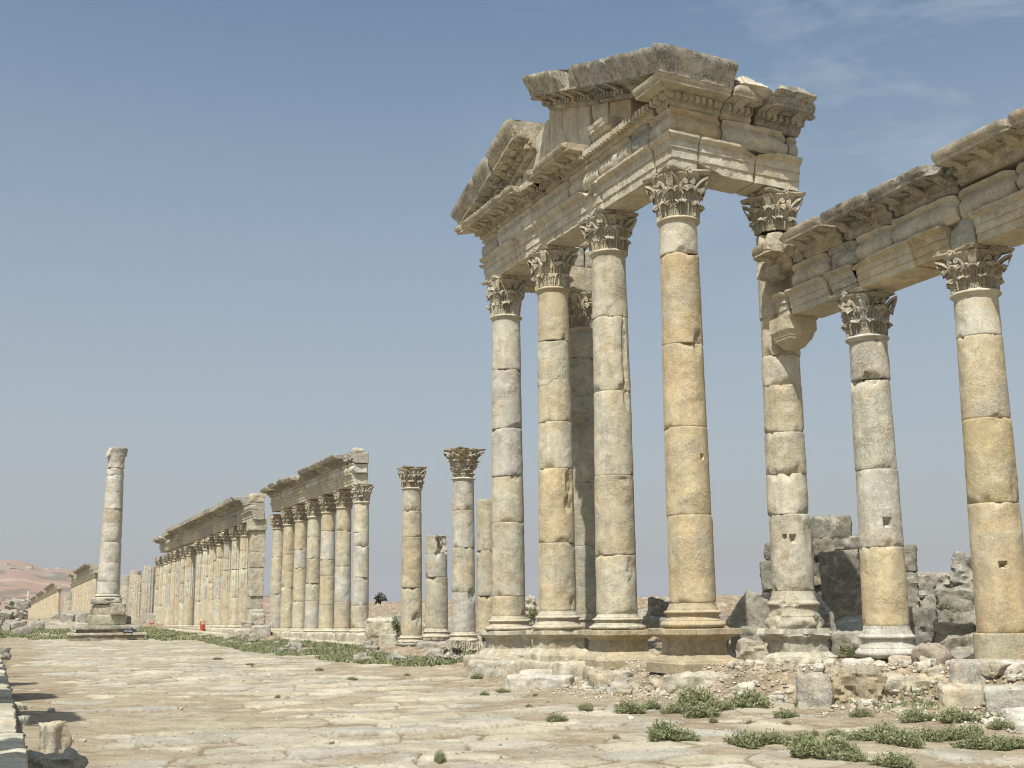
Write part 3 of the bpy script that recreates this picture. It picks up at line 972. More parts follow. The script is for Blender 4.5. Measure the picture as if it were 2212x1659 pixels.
def frieze_profile(h, dep):
    p = [(-dep, 0), (.01, 0)]
    for k in range(1, 8):
        t = k / 8; p.append((.01 + .10 * math.sin(math.pi * t) ** .8, .80 * h * t))
    p += [(.02, .80 * h), (.05, .83 * h), (.10, .90 * h), (.10, h), (-dep, h)]
    return p

def cornice_profile(h, dep, proj):
    return [(-dep, 0), (.05, 0), (.08, .05 * h), (.14, .10 * h), (.14, .30 * h), (.24, .34 * h), (.26, .42 * h), (.26, .56 * h), (proj * .93, .58 * h), (proj * .93, .72 * h), (proj * .97, .74 * h),
            (proj, .80 * h), (proj * 1.03, .95 * h), (proj * 1.03, h), (-dep, h + .02)]

def rnd_tint():
    return jit(random.choice([PALE, PALE, TAN, TAN, WHITE, OCHRE]), .07)

# ------------------------------------------------------------------ the pedimented front
XF, YC, SF, XR = 12.57, 21.05, 3.27, 15.0
fx, fy = 12.19, 20.56                                        # outer faces of its beam: street side (x) and near return (y)
y_end = 31.45
TILT = 0.029
pe = thing('pediment_entablature', 'carved entablature with a broken pediment lying across the tall corner columns', 'entablature', (XF, 26.0, 10.75))
bpy.context.view_layer.update()
inv = pe.matrix_world.inverted()
class WFrame(Frame):
    def __init__(s, base, *a, **k):
        Frame.__init__(s, *a, **k); s.b = np.array(base, float)
    def __call__(s, P): return Frame.__call__(s, P) - s.b
PB = (XF, 26.0, 10.75)
frS = WFrame(PB, (fx, fy, 10.89), (0, 1, 0), (-1, 0, 0), TILT, 0.0)      # street side, u = metres from the corner
frN = WFrame(PB, (fx, fy, 10.89), (1, 0, 0), (0, -1, 0), -0.05, 0.0)    # near return
frF = WFrame(PB, (fx, y_end, 10.89 - .16 + TILT * (y_end - fy)), (1, 0, 0), (0, 1, 0), -0.01, 0.0)   # far return
AH, FH = 0.73, 0.55
DEP = 0.80
cuts = [0, .75, 3.25, 6.55, 8.6, y_end - fy]
for i, (a, b) in enumerate(zip(cuts[:-1], cuts[1:])):
    zl = None
    if i == 2: zl = [(a, .80), (a + .55, .45), (a + 1.0, .80), (b, .9)]
    if i == 3: zl = [(a, .9), (b - .9, .8), (b, .5)]
    extr('architrave_block', pe, frS, arch_profile(AH, DEP), a + .012, b - .012, m0=1.0 if i == 0 else 0, m1=(1.0 if i == 4 else 0), tint=jit(PALE, .05), lichen=.18, zlim=zl, rnd=.03, seed=100 + i, off=(0, random.uniform(-.015, .015), 0))
cuts = [0, .9, 1.75, 3.3, 5.0, 7.4, 9.9, y_end - fy]
for i, (a, b) in enumerate(zip(cuts[:-1], cuts[1:])):
    extr('frieze_block', pe, frS, frieze_profile(FH, DEP - .05), a + .012, b - .012, m0=1.0 if i == 0 else 0, m1=(1.0 if i == 6 else 0), tint=jit([PALE, GREYS, TAN, PALE, PALE, WHITE, TAN][i], .05), lichen=.2 + .3 * (i == 1), rnd=.07, seed=120 + i,
         off=(0, random.uniform(-.02, .02), AH), amp=.016)
# near return
LN = 15.42 - fx
for i, (a, b) in enumerate([(0, .62), (.62, 2.05), (2.05, LN)]):
    zl = [(a, .9), (a + .9, .78), (b, .55)] if i == 1 else ([(a, .62), (a + .6, .8), (b, .9)] if i == 2 else None)
    zw = [(a, .16), (a + .3, .08), (b, -.2)] if i == 1 else None
    extr('architrave_block', pe, frN, arch_profile(AH, DEP), a + .012, b - .012, m0=1.0 if i == 0 else 0, tint=jit(PALE, .05), lichen=.15, zlim=zl, zlow=zw, rnd=.03, seed=140 + i)
for i, (a, b) in enumerate([(0, 1.25), (1.25, 2.95), (2.95, LN)]):
    extr('frieze_block', pe, frN, frieze_profile(FH, DEP - .05), a + .012, b - .012, m0=1.0 if i == 0 else 0, tint=jit([OCHRE, PALE, TAN][i], .05), lichen=.2, rnd=.10, seed=150 + i, off=(0, 0, AH), amp=.02)
# far return and two loose blocks on it
for i, (a, b) in enumerate([(0, 1.5), (1.5, LN)]):
    extr('architrave_block', pe, frF, arch_profile(AH, DEP), a + .012, b - .012, m0=1.0 if i == 0 else 0, tint=TAN, lichen=.5, rnd=.04, seed=160 + i)
extr('frieze_block', pe, frF, frieze_profile(FH, DEP - .05), 0.012, .5, m0=1.0, tint=PALE, lichen=.4, rnd=.08, seed=163, off=(0, 0, AH))
for (u, w, h, z) in ((2.50, .78, .62, AH), (3.12, .44, .58, AH), (2.75, .6, .36, AH + .62)):
    P = frF(np.array([[u, -.40, z]]))[0]
    obj('frieze_block', stone_mesh('frieze_block', (w, .7, h), None, .07, .02, 1, .15, GREY, (.40, .38, .32), .5), pe, tuple(P), (0, 0, random.uniform(-.1, .1)))
# horizontal cornice on the street side: in pieces, some broken back
CZ = AH + FH
CH = 0.50
PJ = 0.72
cp = cornice_profile(CH, DEP - .1, PJ)
DN = (.24, .13, .26, .155, .095, .07)
MD = (.26, PJ * .86, .24, .30, .62, .22)
L = y_end - fy
bed = [(-.7, 0), (.05, 0), (.08, .025), (.14, .05), (.14, .15), (.24, .17), (.26, .21), (.26, .28), (-.7, .30)]
for i, (a, b, dl) in enumerate([(0, 2.3, None), (2.3, 3.75, 'bed'), (3.75, 5.35, [(3.75, 1.1), (5.35, 1.0)]), (5.35, 6.35, [(5.35, .95), (5.9, .70), (6.35, .9)]), (6.35, 7.2, [(6.35, .45), (7.2, .5)]), (7.2, 9.75, [(7.2, .95), (9.75, .9)]), (9.75, L, None)]):
    if i == 0:
        extr('cornice_block', pe, frS, cornice_profile(CH, DEP - .1, PJ * .86), 0, .55, m0=1.0, tint=(.44, .37, .26), lichen=.35, dents=DN, seed=170, off=(0, 0, CZ), rnd=.02, rough_end=.08)
        extr('cornice_block', pe, frS, bed, .56, b, tint=TAN, lichen=.15, dents=DN, seed=169, off=(0, 0, CZ), rnd=.02)
    elif dl == 'bed':
        extr('cornice_block', pe, frS, bed, a + .01, b - .01, tint=PALE, lichen=.2, dents=DN, seed=171, off=(0, 0, CZ), rnd=.03)
        extr('cornice_block', pe, frS, cornice_profile(.42, .6, .35), a + .1, b - .3, tint=PALE, lichen=.3, seed=172, off=(0, -.02, CZ + .31), rnd=.08, amp=.03)
    else:
        extr('cornice_block', pe, frS, cp, a + .015, b - .015, m1=1.0 if i == 6 else 0, tint=jit(TAN, .06), lichen=.55, dents=DN, mods=MD, dlim=dl, seed=173 + i, off=(0, random.uniform(-.03, .02), CZ), rnd=.05, amp=.02)
# near return cornice with its modillions, broken towards the right
extr('cornice_block', pe, frN, cornice_profile(CH, DEP - .1, PJ * .86), 0, 1.15, m0=1.0, tint=(.44, .37, .26), lichen=.35, dents=DN, seed=190, off=(0, 0, CZ), rnd=.02)
extr('cornice_block', pe, frN, cp, 1.17, 2.0, tint=TAN, lichen=.4, dents=DN, mods=MD, dlim=[(1.1, .9), (2.0, .5)], seed=191, off=(0, 0, CZ), amp=.03, rough_end=.05)
extr('cornice_block', pe, frN, cp, 2.02, LN + .05, tint=GREYS, lichen=.8, dents=DN, mods=MD, zlim=[(2.0, .62), (LN, .62)], seed=192, off=(0, 0, CZ), amp=.02, rough_end=.06)
extr('cornice_block', pe, frN, [(-.7, 0), (.55, 0), (.75, .1), (.6, .32), (-.6, .36)], 1.25, 2.2, tint=WHITE, lichen=.35, zlim=[(1.25, .40), (1.7, .30), (2.2, .05)], seed=193, off=(0, 0, CZ + .46), amp=.05, rough_end=.12)
extr('cornice_block', pe, frN, [(-.7, 0), (.75, 0), (.86, .1), (.84, .22), (-.6, .24)], 2.1, LN, tint=GREYS, lichen=1.0, zlim=[(2.1, .05), (2.5, .26), (LN, .16)], seed=194, off=(0, 0, CZ + .48), amp=.03, rough_end=.08)
# raking cornice: right (long) piece with the corner, left piece; tympanum blocks between
RS = 0.345 - TILT
sima = [(-.75, .0), (.10, 0), (.14, .05), (.16, .16), (.24, .18), (.26, .27), (PJ * .9, .29), (PJ * .92, .40), (PJ * .95, .42), (PJ * .98, .48), (PJ * 1.10, .62), (PJ * 1.18, .74), (PJ * 1.18, .81), (-.75, .84)]
RD = (.24, .06, .18, .17, .11, .07); RM = (.26, PJ * .84, .20, .27, .62, .20)
z_r0 = CZ + .37
for i, (a, b) in enumerate([(0, 1.55), (1.55, 3.2), (3.2, 4.3), (4.3, 6.15)]):
    dl = None
    if i == 2: dl = [(3.2, .85), (3.7, .62), (4.3, .95)]
    extr('raking_cornice_block', pe, frS, sima, a + .012, b - .012, m0=1.0 if i == 0 else 0, tint=jit((.38, .355, .29) if i < 2 else TAN, .05), lichen=.95, dents=RD if i else None, mods=RM if i else None, seed=200 + i, off=(0, random.uniform(-.04, .02), z_r0 + RS * a + random.uniform(-.02, .02)), zslope=RS, amp=.028, rnd=.04, dlim=dl,
         zlim=None, rough_end=.05 if i == 3 else 0)
# the cymatium turns the corner on to the near return
extr('raking_cornice_block', pe, frN, [(-.75, .29), (PJ * .9, .29), (PJ * .92, .40), (PJ * .95, .42), (PJ * .98, .48), (PJ * 1.10, .62), (PJ * 1.18, .74), (PJ * 1.18, .81), (-.75, .84)], 0.0, 1.22, m0=1.0, tint=(.37, .345, .285), lichen=.95, seed=210, off=(0, 0, z_r0 - RS * PJ), amp=.028, rnd=.04, rough_end=.04)
LS = -0.31
zl0 = CZ + .42
for i, (a, b) in enumerate([(7.15, 8.9), (8.9, 9.9), (9.9, L - .05)]):
    zz = zl0 + (-LS) * (L - a)
    dl = None
    extr('raking_cornice_block', pe, frS, sima, a + .012, b - .012, m1=1.0 if i == 2 else 0, tint=jit([TAN, (.40, .36, .28), GREYS][i], .05), lichen=.85, dents=RD, mods=RM, seed=220 + i, off=(0, random.uniform(-.05, .03), zz - LS * 0), zslope=LS, amp=.02, rnd=.06, dlim=dl, rough_end=.05 if i == 0 else .02)
for i, (a, b) in enumerate([(1.9, 3.0), (3.0, 3.9), (3.9, 4.6), (4.6, 5.5), (5.5, 6.3), (6.3, 7.2), (7.2, 8.3), (8.3, 9.6)]):
    mid = (a + b) / 2
    top = (z_r0 + RS * mid) if mid < 6.0 else (zl0 - LS * (L - mid))
    if 6.0 < mid < 7.3: top = z_r0 + RS * 6.0 - .25 * (mid - 5.7)
    z0 = CZ + .30
    if top + .12 - z0 < .12: continue
    extr('tympanum_block', pe, frS, [(-.55, 0), (-.02, 0), (-.02, top + .14 - z0), (-.55, top + .14 - z0)], a + .01, b - .01, tint=jit([OCHRE, PALE, PALE, TAN, PALE, PALE, TAN, PALE][i], .06), lichen=.15, seed=230 + i, off=(0, random.uniform(-.06, .03), z0), rnd=.03,
         zslope=(RS if mid < 6 else LS) * .9, amp=.012)

def joints_of(X, Y, ys): return [z_at(X, Y, y) for y in ys]
FR0, FR1 = .465, .40
CHT = lambda ast, y: 10.88 + TILT * (y - fy) - ast
cols = [
    ('c', XF, YC, 1357, 1450, [1302, 1115, 927, 749, 555, 483], 1318,
     'corner column of the pediment, on the crisp moulded pedestal with sharp edges', [(.46, .345, .205), (.45, .34, .20), (.455, .35, .215), (.43, .315, .18), (.50, .425, .315), (.44, .355, .235)], 0.0, 4, 0.05),
    ('d', XF, YC + SF, 1360, 1440, [1326, 1200, 1030, 850, 691, 552], 1330,
     'pediment column with a small square hole low down and a foot patched with small stones', [(.49, .42, .31), (.44, .36, .25), (.46, .395, .29), (.455, .395, .295), (.475, .405, .295), (.465, .385, .27)], .15, 5, .55),
    ('e', XF, YC + 2 * SF, 1361, 1428, [1319, 1174, 1015, 915, 837, 741, 631], 1322,
     'pediment column with a big pale patch low on its warm ochre shaft', [(.46, .365, .235), (.465, .355, .21), (.47, .40, .29), (.465, .375, .255), (.48, .41, .30), (.425, .34, .225)], .75, 1, .1),
    ('f', XF, YC + 3 * SF, 1362, 1428, [1330, 1288, 1130, 1031, 929, 802, 689], 1332,
     'pediment column with blue-grey stains, at the end farthest down the street', [(.45, .345, .215), (.445, .38, .28), (.45, .38, .27), (.40, .375, .315), (.40, .375, .32), (.46, .405, .31)], .7, 3, .3)]
for k, (q, X, Y, yb, yp, js, yt, lab, tn, ero, cv, brk) in enumerate(cols):
    zb = z_at(X, Y, yb); zp = z_at(X, Y, yp) - .02; J = joints_of(X, Y, js)
    J = [J[0]] + J[1:]
    za = J[-1]
    col_o = column('column', lab, X, Y, (zp, zb), (zb, J[0] - .0 if q != 'c' else z_at(X, Y, 1304)), J, za, FR0, FR1, CHT(za, Y), cv, tn, 'columns of the pedimented front', [.2, .3, .15], FR0 * 1.42, jit(PALE if k else (.43, .335, .21)), brk,
                   .95 if k == 0 else 1.0, 1.40, ero, [(.37, .285, .18), (.40, .315, .20), (.46, .40, .30), (.45, .40, .31)][k],
                   spalls=[[(-2.2, J[2] + .05, .0, .0, .0), (-1.25, J[3] + .02, .30, .22, .07), (-1.75, J[4] + .03, .45, .10, .05)],
                           [(-1.25, 7.6, .16, .9, .06), (-1.2, 6.7, .2, .5, .06), (-1.2, 2.6, .3, .28, .04), (-1.6, J[2] - .12, .35, .08, .04)],
                           [(-1.15, 4.9, .28, .35, .08), (-1.2, 4.35, .28, .22, .07), (-1.1, 1.9, .2, .15, .05)],
                           [(-1.4, J[3] - .05, .35, .10, .05)]][k],
                   holes=[[(-1.35, 4.75, .045)], [(-1.92, z_at(X, Y, 1340), .055)], [(-1.9, z_at(X, Y, 1112), .03)], []][k],
                   notch=[{3: (-1.3, .5, .06)}, {}, {3: (-1.6, .8, -.16), 4: (-2.3, .6, .05)}, {}][k], rough=[.005, .010, .008, .009][k], chip=[.35, .6, .6, .5][k], seed=11 + 17 * k, rz=0.0)
# column of the near return: bracket on its street-facing flank, lumpy pedestal
J = joints_of(XR, YC, [1277, 1113, 1027, 938, 837, 773, 690, 600, 512])
zb = z_at(XR, YC, 1357); zp = z_at(XR, YC, 1446)
r0c = column('column', 'column with a projecting stone bracket halfway up and a worn lumpy pedestal', XR, YC, (zp, zb), (zb, J[0]), J, J[-1], .435, .385, 10.72 - J[-1], 6, [PALE, (.47, .41, .31), (.46, .39, .28), (.45, .37, .255), PALE, TAN, TAN, TAN],
             'columns of the pedimented front', [.3, .2, .3], .62, PALE, .75, .95, 1.55, 1.0, (.49, .43, .33), spalls=[(-2.2, 1.9, .5, .3, .06), (-1.2, 3.2, .3, .3, .04)], holes=[(-2.05, z_at(XR, YC, 1164), .055), (-2.45, z_at(XR, YC, 1165), .04)], rough=.009, chip=.6, seed=91, ast=False)
def square_mesh(name, prof, tint, lichen, seed, amp=.01, dres=.05, m=14):
    pr = [prof[0]]
    for a_, b_ in zip(prof[:-1], prof[1:]):
        n_ = max(1, int(math.hypot(b_[0] - a_[0], b_[1] - a_[1]) / dres))
        for k in range(1, n_ + 1): pr.append((a_[0] + (b_[0] - a_[0]) * k / n_, a_[1] + (b_[1] - a_[1]) * k / n_))
    side = np.linspace(-1, 1, m, endpoint=False); one = np.ones(m)
    ring = np.concatenate([np.stack([side, -one], -1), np.stack([one, side], -1), np.stack([-side, one], -1), np.stack([-one, -side], -1)])
    pr = np.array(pr); G = np.zeros((len(pr), 4 * m, 3)); G[..., :2] = ring[None] * pr[:, 0][:, None, None]; G[..., 2] = pr[:, 1][:, None]
    V = G.reshape(-1, 3); n1 = fbm(V * 3 + seed, 4, seed); n2 = fbm(V * 9 + seed, 3, seed + 3)
    V = V + np.stack([n1, n2, n1 - n2], -1) * amp
    I = np.arange(len(V)).reshape(len(pr), 4 * m); J_ = np.roll(I, -1, 1)
    Fc = [tuple(q) for q in np.stack([I[:-1], J_[:-1], J_[1:], I[1:]], -1).reshape(-1, 4)] + [tuple(I[-1]), tuple(I[0][::-1])]
    return mesh_from(name, V, Fc, STONE, np.asarray(tint) * (1 + .12 * n1)[:, None], lichen, True, 35)
obj('bracket', square_mesh('bracket', [(.08, 0), (.16, .04), (.25, .18), (.28, .20), (.28, .24), (.30, .26), (.30, .29), (.335, .36), (.35, .38), (.35, .68)], (.45, .37, .25), .15, 301), r0c, (-.14, 20.36 - YC, 7.07 - zp))
# shaded column behind the front
J = joints_of(XR, YC + 3 * SF, [1325, 1180, 1046, 915, 861, 777, 716])
zb = z_at(XR, YC + 3 * SF, 1362)
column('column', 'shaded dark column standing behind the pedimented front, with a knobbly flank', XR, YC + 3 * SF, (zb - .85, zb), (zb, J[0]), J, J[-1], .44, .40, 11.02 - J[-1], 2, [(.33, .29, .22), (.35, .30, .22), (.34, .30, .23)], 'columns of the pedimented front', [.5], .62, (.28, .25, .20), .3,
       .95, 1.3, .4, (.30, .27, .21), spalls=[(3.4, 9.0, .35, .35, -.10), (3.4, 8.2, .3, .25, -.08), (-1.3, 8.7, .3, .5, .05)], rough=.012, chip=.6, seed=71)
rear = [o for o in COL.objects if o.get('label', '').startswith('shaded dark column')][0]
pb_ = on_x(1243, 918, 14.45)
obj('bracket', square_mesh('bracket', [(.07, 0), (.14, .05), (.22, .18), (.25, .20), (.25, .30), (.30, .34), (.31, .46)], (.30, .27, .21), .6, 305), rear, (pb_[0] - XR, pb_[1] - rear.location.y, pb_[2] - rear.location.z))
# ------------------------------------------------------------------ lower colonnade to the right
ZA = 7.74
PB2 = (15.0, 17.0, ZA)
le = thing('colonnade_entablature', 'long lower entablature running off the right edge, its left end on a bracket', 'entablature', PB2)
y0, y1 = 12.1, 20.55
frR = WFrame(PB2, (14.60, y1, ZA), (0, -1, 0), (-1, 0, 0), 0.0)            # u runs towards the camera from the bracket
AH2, FH2, CH2 = .51, .48, .48
for i, (a, b) in enumerate([(0, .45), (.45, 1.75), (1.75, 2.65), (2.65, 4.25), (4.25, 5.15), (5.15, 5.75), (5.75, 8.4)]):
    zl = None; dl = None
    if i == 3: zl = [(a, .40), (a + .5, .55), (b, .6)]
    if i == 5: dl = [(a, -.05), (b, -.05)]
    extr('architrave_block', le, frR, arch_profile(AH2, .80, .9), a + .012, b - .012, tint=jit([TAN, PALE, PALE, (.47, .39, .27), OCHRE, (.33, .31, .26), PALE][i], .05), lichen=[.1, .15, .5, .1, .15, .2, .3][i], zlim=zl, dlim=dl, rnd=.045, seed=320 + i, amp=.014, off=(0, random.uniform(-.02, .02), 0))
for i, (a, b) in enumerate([(.62, 1.85), (1.85, 2.75), (2.75, 3.75), (3.75, 5.45), (5.45, 6.75), (6.75, 8.4)]):
    extr('frieze_block', le, frR, frieze_profile(FH2, .75), a + .012, b - .012, tint=jit([PALE, (.42, .38, .31), PALE, (.47, .41, .31), TAN, TAN][i], .05), lichen=[.2, .75, .2, .2, .15, .2][i], rnd=.08, seed=340 + i, off=(0, random.uniform(-.03, .01), AH2), amp=.018)
c2 = cornice_profile(CH2, .7, .68)
for i, (a, b) in enumerate([(-.05, .75), (.75, 1.15), (1.15, 2.45), (2.45, 3.9), (3.9, 5.55), (5.55, 7.3), (7.3, 8.5)]):
    lift = .09 if i >= 5 else 0
    zl = {0: [(-.1, .22), (.2, .50), (.8, .52)], 1: [(a, .50), (b, .42)], 4: [(a, .6), (b - .6, .56), (b, .42)], 2: [(a, .45), (a + .5, .55), (b, .55)]}.get(i)
    dl = {1: [(a, .35), (b, .40)], 4: [(a, .9), (b - .5, .85), (b, .40)], 0: [(a, .5), (a + .5, .9), (b, .85)], 3: [(a, .9), (b, .75)]}.get(i)
    extr('cornice_block', le, frR, c2, a + .012, b - .012, tint=jit([TAN, TAN, TAN, GREYS, GREYS, TAN, TAN][i], .06), lichen=[.7, .5, .5, 1.0, 1.0, .6, .6][i], mods=(.26, .58, .21, .28, .60, .2), zlim=zl, dlim=dl, rnd=.05, seed=360 + i, off=(0, random.uniform(-.05, .03), AH2 + FH2 + lift), amp=.02, rough_end=.04)
obj('cornice_block', stone_mesh('cornice_block', (.50, .62, .36), None, .05, .04, 4, .3, STONE, TAN, .6), le, (14.52 - 15.0, 20.50 - 17.0, .86), (.1, 0, .15))
YR1, YR2, YR3 = 18.18, 15.29, 12.4
J = joints_of(XR, YR1, [1351, 1183, 1017, 823, 735])
zb = z_at(XR, YR1, 1421)
column('column', 'pale pocked column on a white moulded round base, a square hole in its shaft', XR, YR1, None, (zb, J[0]), J, J[-1], .415, .355, ZA + .03 - J[-1], 7, [(.47, .36, .215), (.475, .435, .345), (.48, .43, .335), (.43, .40, .33)], 'columns of the lower colonnade', [.1, .35, .4, .5],
       .60, (.53, .48, .41), .1, spalls=[(-2.2, J[3] - .02, .5, .10, .08)], holes=[(-1.92, z_at(XR, YR1, 1132), .055)], notch={2: (-2.1, .7, .05)}, rough=.010, chip=.6, seed=131)
J = joints_of(XR, YR2, [1436, 1367, 1089, 908, 731, 640])
r2t = thing('column', 'ochre column nearest the right edge, standing on a plain dark drum', 'column', (XR, YR2, J[0]), 0, 'columns of the lower colonnade')
obj('drum', drum_mesh(0, J[1] - J[0], lambda z: .49, (.38, .315, .21), .3, 149, 56, .07, .006, .1), r2t)
def addshaft(t, X, Y, J, r0, r1, H, variant, tints, li, seed, spalls=(), holes=(), rough=.008, chip=.5):
    zb = t.location.z; L = J[-1] - J[0]
    rad = lambda z: r0 + (r1 - r0) * (min(1, max(0, (z + zb - J[0]) / L)) ** 1.35)
    for i, (a, b) in enumerate(zip(J[:-1], J[1:])):
        obj('drum', drum_mesh(a - zb, b - zb, rad, tints[i % len(tints)], li, seed + 7 * i, 56, .07, rough, chip, 0, [(q[0], q[1] - zb) + tuple(q[2:]) for q in spalls], [(q[0], q[1] - zb, q[2]) for q in holes if a < q[1] < b]), t)
    obj('astragal', astragal(r1, tints[-1], seed), t, (0, 0, J[-1] - zb - .06))
    place_capital(t, J[-1] + .05 - zb, r1 * 1.02, H - .05, variant)
addshaft(r2t, XR, YR2, J[1:], .425, .36, ZA + .02 - J[-1], 4, [(.465, .345, .20), (.42, .315, .175), (.465, .37, .245), (.50, .44, .345)], .2, 145, spalls=[(-1.2, 3.6, .35, .5, .03), (-1.9, 4.75, .3, .12, .05)], holes=[(-2.2, 2.35, .03)])

def dup(o, parent=None, **kw):
    c = o.copy(); COL.objects.link(c)
    if parent is not None: c.parent = parent
    for ch in list(o.children): dup(ch, c)
    return c

# column standing mostly outside the frame, carrying the near end of the lower entablature
r3 = dup(r2t); r3.location = (XR, YR3, r2t.location.z)
r3['label'] = 'column beyond the right edge of the view, carrying the near end of the lower entablature'

# ------------------------------------------------------------------ free-standing columns between the two colonnades
def simple(label, X, Y, ybase, joints, yast, r0, r1, H, cv, tints, seed, plinth=None, **k):
    zb = z_at(X, Y, ybase); J = joints_of(X, Y, joints)
    return column('column', label, X, Y, plinth, (zb, J[0]), J, J[-1] if yast else None, r0, r1, H, cv, tints, 'free-standing columns beside the street', [.3, .5], r0 * 1.32, PALE, .5, .95, 1.15, .5, (.42, .385, .31), seed=seed, seg=40, dz=.10, **k)
Yb = 47.4
zs = z_at(XR, Yb, 1402)
simple('free-standing ochre column with a complete capital, left of the stump', XR, Yb, 1388, [1372, 1270, 1161, 1105, 1057], True, .44, .385, .92, 2, [(.42, .355, .25), (.43, .34, .215), (.42, .35, .235), (.40, .35, .265)], 401, (zs - .25, z_at(XR, Yb, 1388)), chip=.6, spalls=[(-1.3, 1.4, .5, .25, .10)])
Yb = 44.2
simple('broken stump of a column with a ragged split top', XR, Yb, 1378, [1357, 1247, 1197, 1157], False, .44, .41, None, 0, [(.40, .335, .23), (.42, .39, .31), (.40, .335, .245)], 421, (z_at(XR, Yb, 1402) - .2, z_at(XR, Yb, 1384)), spalls=[(-0.9, z_at(XR, Yb, 1165), 1.0, .55, .38)], ast=False, chip=.8)
Yb = 41.15
s3 = simple('free-standing grey column topped by a wide overhanging two-tier capital', XR, Yb, 1386, [1364, 1280, 1184, 1104, 1036], True, .44, .385, .55, 1, [(.41, .39, .335), (.44, .38, .27), (.43, .41, .35), (.42, .395, .33)], 441, (z_at(XR, Yb, 1410) - .2, z_at(XR, Yb, 1386)), chip=.6, wk=.82, spalls=[(-1.1, 2.3, .4, .25, .10)])
zt = z_at(XR, Yb, 1036) + .50 - s3.location.z
cc = obj('capital', CAPS[1], s3, (0, 0, zt), (0, 0, .3), (.94, .94, .62))
YB4 = 46.6
J = joints_of(18.0, YB4, [1366, 1287, 1190, 1080])
column('column', 'headless ochre shaft peeping out from behind the left end of the pedimented front', 18.0, YB4, None, None, J, J[-1], .42, .40, None, 0, [(.46, .36, .225), (.37, .32, .24), (.42, .345, .23)], 'free-standing columns beside the street', [.3], seed=461, seg=40, dz=.1, ast=False, chip=.7)

# ------------------------------------------------------------------ short colonnade of seven columns
ZA7 = 7.76
G1 = [(55.4, [1366]), (58.7, []), (62.0, []), (65.3, []), (68.6, []), (71.9, []), (75.2, [])]
labs = ['nearest of the seven plain columns, standing clear of the broken end of their entablature', 'second of the seven plain columns from the broken end, ochre at top, pale below',
        'third of the seven columns from the broken near end, long tan middle drums', 'fourth of the seven columns, the middle one, with a chipped grey lower drum', 'fifth of the seven columns, with one white pitted drum between tan ones',
        'sixth of the seven columns, warm tan all the way up', 'last of the seven plain columns, grey at the foot, at the far end']
pal7 = [[(.42, .35, .25), (.44, .42, .35), (.47, .43, .34), (.46, .42, .33), (.46, .40, .29)], [(.40, .32, .215), (.44, .40, .32), (.45, .38, .26), (.44, .36, .24)], [(.45, .37, .25), (.44, .355, .23), (.42, .345, .235), (.47, .43, .35), (.42, .33, .22)],
        [(.44, .41, .34), (.45, .39, .28), (.40, .325, .215), (.45, .39, .28), (.43, .38, .28)], [(.46, .39, .27), (.43, .35, .23), (.48, .44, .36), (.44, .35, .22)], [(.46, .38, .26), (.44, .35, .23), (.43, .34, .22)], [(.41, .38, .31), (.43, .37, .27), (.45, .38, .26)]]
for k, (Y, _) in enumerate(G1):
    zb = z_at(XR, Y, 1376 - .8 * k); rs = random.Random(50 + k)
    za = 6.86 + .012 * k
    hs_ = sorted(rs.uniform(.12, .88) for _ in range(3 + k % 2)); J = [zb + .42]
    n = len(pal7[k])
    for i in range(1, n): J.append(J[0] + (za - J[0]) * (i + rs.uniform(-.25, .25)) / n)
    J.append(za)
    column('column', labs[k], XR, Y, None, (zb, J[0]), J, za, .415, .36, ZA7 - za + .012 * k, [3, 1, 2, 1, 2, 2, 0][k], pal7[k], 'seven columns under the short entablature', [.25, .1, .35], .58, PALE, .35, seed=500 + 13 * k, seg=32, dz=.13, chip=.6, rough=.008)
PB3 = (15.0, 65.0, ZA7)
se = thing('short_entablature', 'short entablature with a broken near end, over the seven plain columns', 'entablature', PB3)
frA = WFrame(PB3, (14.60, 55.0, ZA7), (0, 1, 0), (-1, 0, 0), .012)
for i, (a, b) in enumerate([(.55, 3.7), (3.7, 7.0), (7.0, 10.2), (10.2, 13.4), (13.4, 16.8), (16.8, 20.6)]):
    extr('architrave_block', se, frA, arch_profile(.55, .8), a + .02, b - .02, tint=jit(random.choice([PALE, TAN]), .06), lichen=.25, seed=540 + i, rnd=.05, du=.16, dres=.10, rough_end=.15 if i == 0 else 0)
for i, (a, b) in enumerate([(.35, 1.2), (1.2, 2.9), (2.9, 5.3), (5.3, 8.0), (8.0, 11.0), (11.0, 14.2), (14.2, 17.5), (17.5, 20.6)]):
    extr('frieze_block', se, frA, frieze_profile(.48, .75), a + .02, b - .02, tint=jit(random.choice([PALE, TAN, WHITE]), .06), lichen=.3, seed=560 + i, rnd=.08, du=.16, dres=.10, off=(0, random.uniform(-.04, .02), .55), rough_end=.12 if i == 0 else 0)
c3 = cornice_profile(.52, .7, .72)
for i, (a, b) in enumerate([(.3, 1.6), (1.6, 4.6), (4.6, 7.2), (7.2, 10.1), (10.1, 11.9), (11.9, 14.4), (14.4, 16.8), (16.8, 19.0), (19.0, 21.2)]):
    dl = {0: [(a, .2), (b, .25)], 4: [(a, .5), (b, .35)], 6: [(a, .9), (b, .5)]}.get(i)
    extr('cornice_block', se, frA, c3, a + .02, b - .02, tint=jit(random.choice([TAN, GREYS, PALE]), .06), lichen=.6, seed=580 + i, rnd=.07, du=.16, dres=.10, mods=(.26, .62, .23, .31, .6, .2), dents=(.24, .13, .26, .2, .1, .07), dlim=dl,
         off=(0, random.uniform(-.05, .02), 1.03 - (.10 if i in (4, 5, 8) else 0)), amp=.02, rough_end=.06)
obj('cornice_block', stone_mesh('cornice_block', (.5, .45, .25), None, .1, .03, 2, .2, STONE, PALE, .4), se, (-.1, 55.9 - 65, 1.55), (0, 0, .3))

